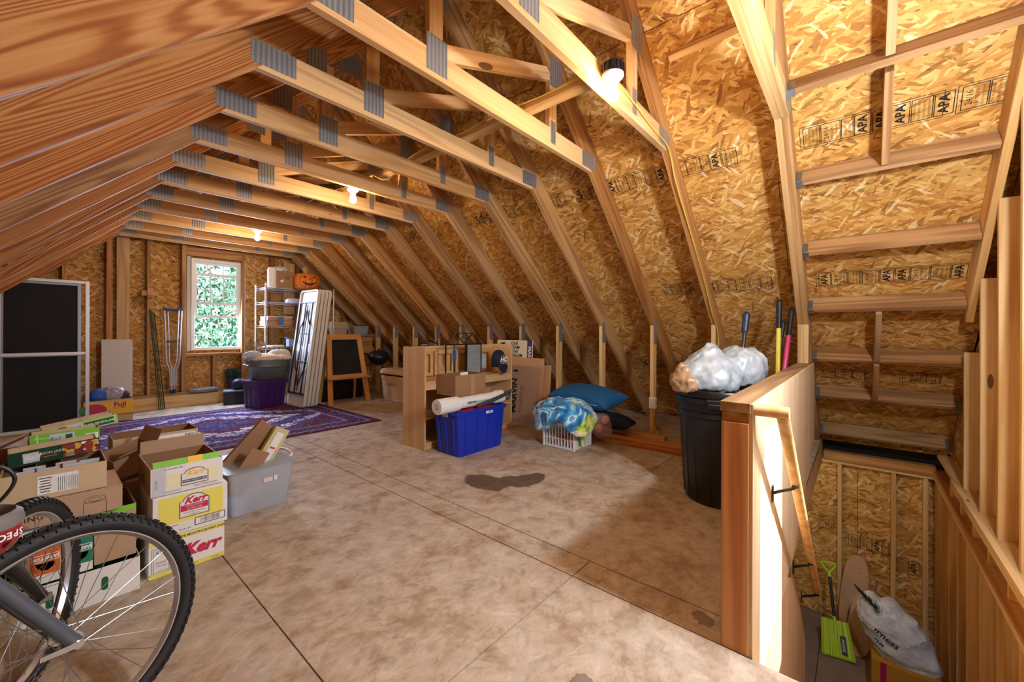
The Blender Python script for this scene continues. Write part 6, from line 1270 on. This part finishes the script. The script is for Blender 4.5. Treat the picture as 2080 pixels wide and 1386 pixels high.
obj('handle', MB().tube([(0, 0, LN-.14), (0, 0, LN-.10)], .02, 12).tube(catmull([(0, 0, LN-.10), (-.055, 0, LN-.035), (-.058, 0, LN-.01), (-.04, 0, LN), (.04, 0, LN), (.058, 0, LN-.01), (.055, 0, LN-.035), (0, 0, LN-.10)], 5), .012, 10), M_LIME, SV, sm=60)
P = Print(); P.text('SNOW', 0, 0, .035, M_PAPER, rot=R(90)); P.rect(0, 0, .045, .16, M_BLACK, z=.0003); P.done('sticker', Matrix.Translation((.055, -.034, .12)) @ Matrix.Rotation(R(90), 4, 'X') @ Matrix.Scale(1, 4), SV)
def deck(name, lab, c, rot, ln, w):
    n = 40; out = [(w/2*math.copysign(abs(math.cos(a))**.8, math.cos(a)), ln/2*math.copysign(abs(math.sin(a))**.62, math.sin(a))) for a in [2*math.pi*k/n for k in range(n)]]
    M = Matrix.Translation(c) @ rot; T = thing(name, lab, 'board', M=M, group='bare plywood decks'); m = MB(); S_ = 9; 
    o = obj('board', MB().prism(out, 0, .012, 'z'), M_DECK, T, bev=.002)
    h = MB()
    for s in (-1, 1):
        for dx in (-.03, .03):
            for dy in (0, .05): h.lathe([(.004, 0), (.0, .0006)], 8, M=Matrix.Translation((dx, s*ln*.3+dy*s, .0122)))
    obj('screw_hole', h, M_INK, T); return T
rotD = Matrix(((0, 0, -1), (-1, 0, 0), (0, 1, 0))).to_4x4()
deck('plywood_deck', 'taller bare plywood deck board leaning on the wall at the stair foot, the rear one', (5.80, .03, -1.68), Matrix.Rotation(R(9), 4, 'Y') @ Matrix.Rotation(R(5), 4, 'X') @ rotD, .86, .22)
deck('plywood_deck', 'bare plywood deck board leaning at the stair foot, the front one beside the white bag', (5.50, -.035, -1.79), Matrix.Rotation(R(12), 4, 'Y') @ Matrix.Rotation(R(8), 4, 'X') @ rotD, .64, .205)
YB = thing('yellow_box', 'mustard yellow carton with a magenta stripe under the white bag', 'cardboard box', (5.06, -.34, -2.099)); obj('body', MB().bx(-.17, .17, -.20, .24, 0, .36), plain('mustard_carton', 'b8821e', .6, var=.1), YB, bev=.003); obj('stripe', MB().bx(-.1715, -.170, .14, .18, 0, .36), plain('magenta_tape', 'a3174f', .5), YB)
t = NT('white_bag_film'); nz = t.noise(objc(t), 8, 4, .6); t.col(t.ramp(nz, [(.3, L('b8bcc6')), (.65, L('e6e8ee'))])); t.set(rough=.3); t.bump(nz, .6, .02); M_WBAG = t.m
WB = thing('shopping_bag', 'white plastic shopping bag with black lettering on the mustard yellow carton', 'bag', (5.06, -.28, -1.565), M=None)
m = blob(.15, .215, .31, 80, 60, .45, .8); me = m.mesh('bag_body')
for v in me.vertices:
    k = v.co.z/.31; v.co.y -= .11*(-k if k < 0 else -k)*(1) if False else 0; v.co.y += .13*k; v.co.x += -.02*k
    if k > .6: v.co.y *= 1.0; v.co.z += .02*math.sin(v.co.y*40)
crumple(me, .024, 7, 3); crumple(me, .010, 19, 5); smooth(me, 30); place('bag_body', me, M_WBAG, WB)
for j, (s_, y_, z_, sz) in enumerate((('stands.com', .04, -.20, .055), ('urness', .09, .06, .075), ('ne', .13, -.02, .075))):
    vs, fs = text_mb(s_, sz, bold=.001); lm = MB(); 
    for v in range(len(vs)):
        a, b = vs[v][0], vs[v][1]; an = R(-28 if j else -32); a, b = a*math.cos(an)-b*math.sin(an), a*math.sin(an)+b*math.cos(an); yy_ = y_-a; zz_ = z_+b; k = zz_/.31; cy_ = .13*k; rel = max(-1, min(1, (yy_-cy_)/.215)); xr = -.162*math.sqrt(max(.02, (1-rel*rel)*(1-min(.98, k*k)))); vs[v] = (xr-.026-.02*k, yy_, zz_)
    lm.add(vs, fs); obj('lettering', lm, M_INK, WB, fix=False)
m = MB(); rn = random.Random(9)
base = Vector((0, .06, .20)); 
PB = thing('pine_bough', 'dark green artificial pine sprig poking out of the white shopping bag', 'plant', (4.95, -.19, -1.36)); ax_ = Vector((-.05, .19, .21)); m.tube([(0, 0, -.02), tuple(ax_*1.0)], .006, 6)
for i in range(260):
    k = rn.uniform(0, 1); p = ax_*k; d = Vector((rn.uniform(-1, 1), rn.uniform(-1, 1), rn.uniform(-1, 1))).normalized()*.05*(1.15-k)+ax_*.16; m.tube([p, p+d], .0022, 3, r1=.0006)
obj('needles', m, plain('dark_pine_green', '26401f', .8), PB)
cloth('clear_bag', 'dusty clear plastic sheet crumpled in the corner behind the green shovel', 'bag', .12, .07, .09, (5.55, .205, -2.04), plain('dusty_clear_film', '8f8576', .35, var=.3), .02, 9, 2, nu=40, nv=24)
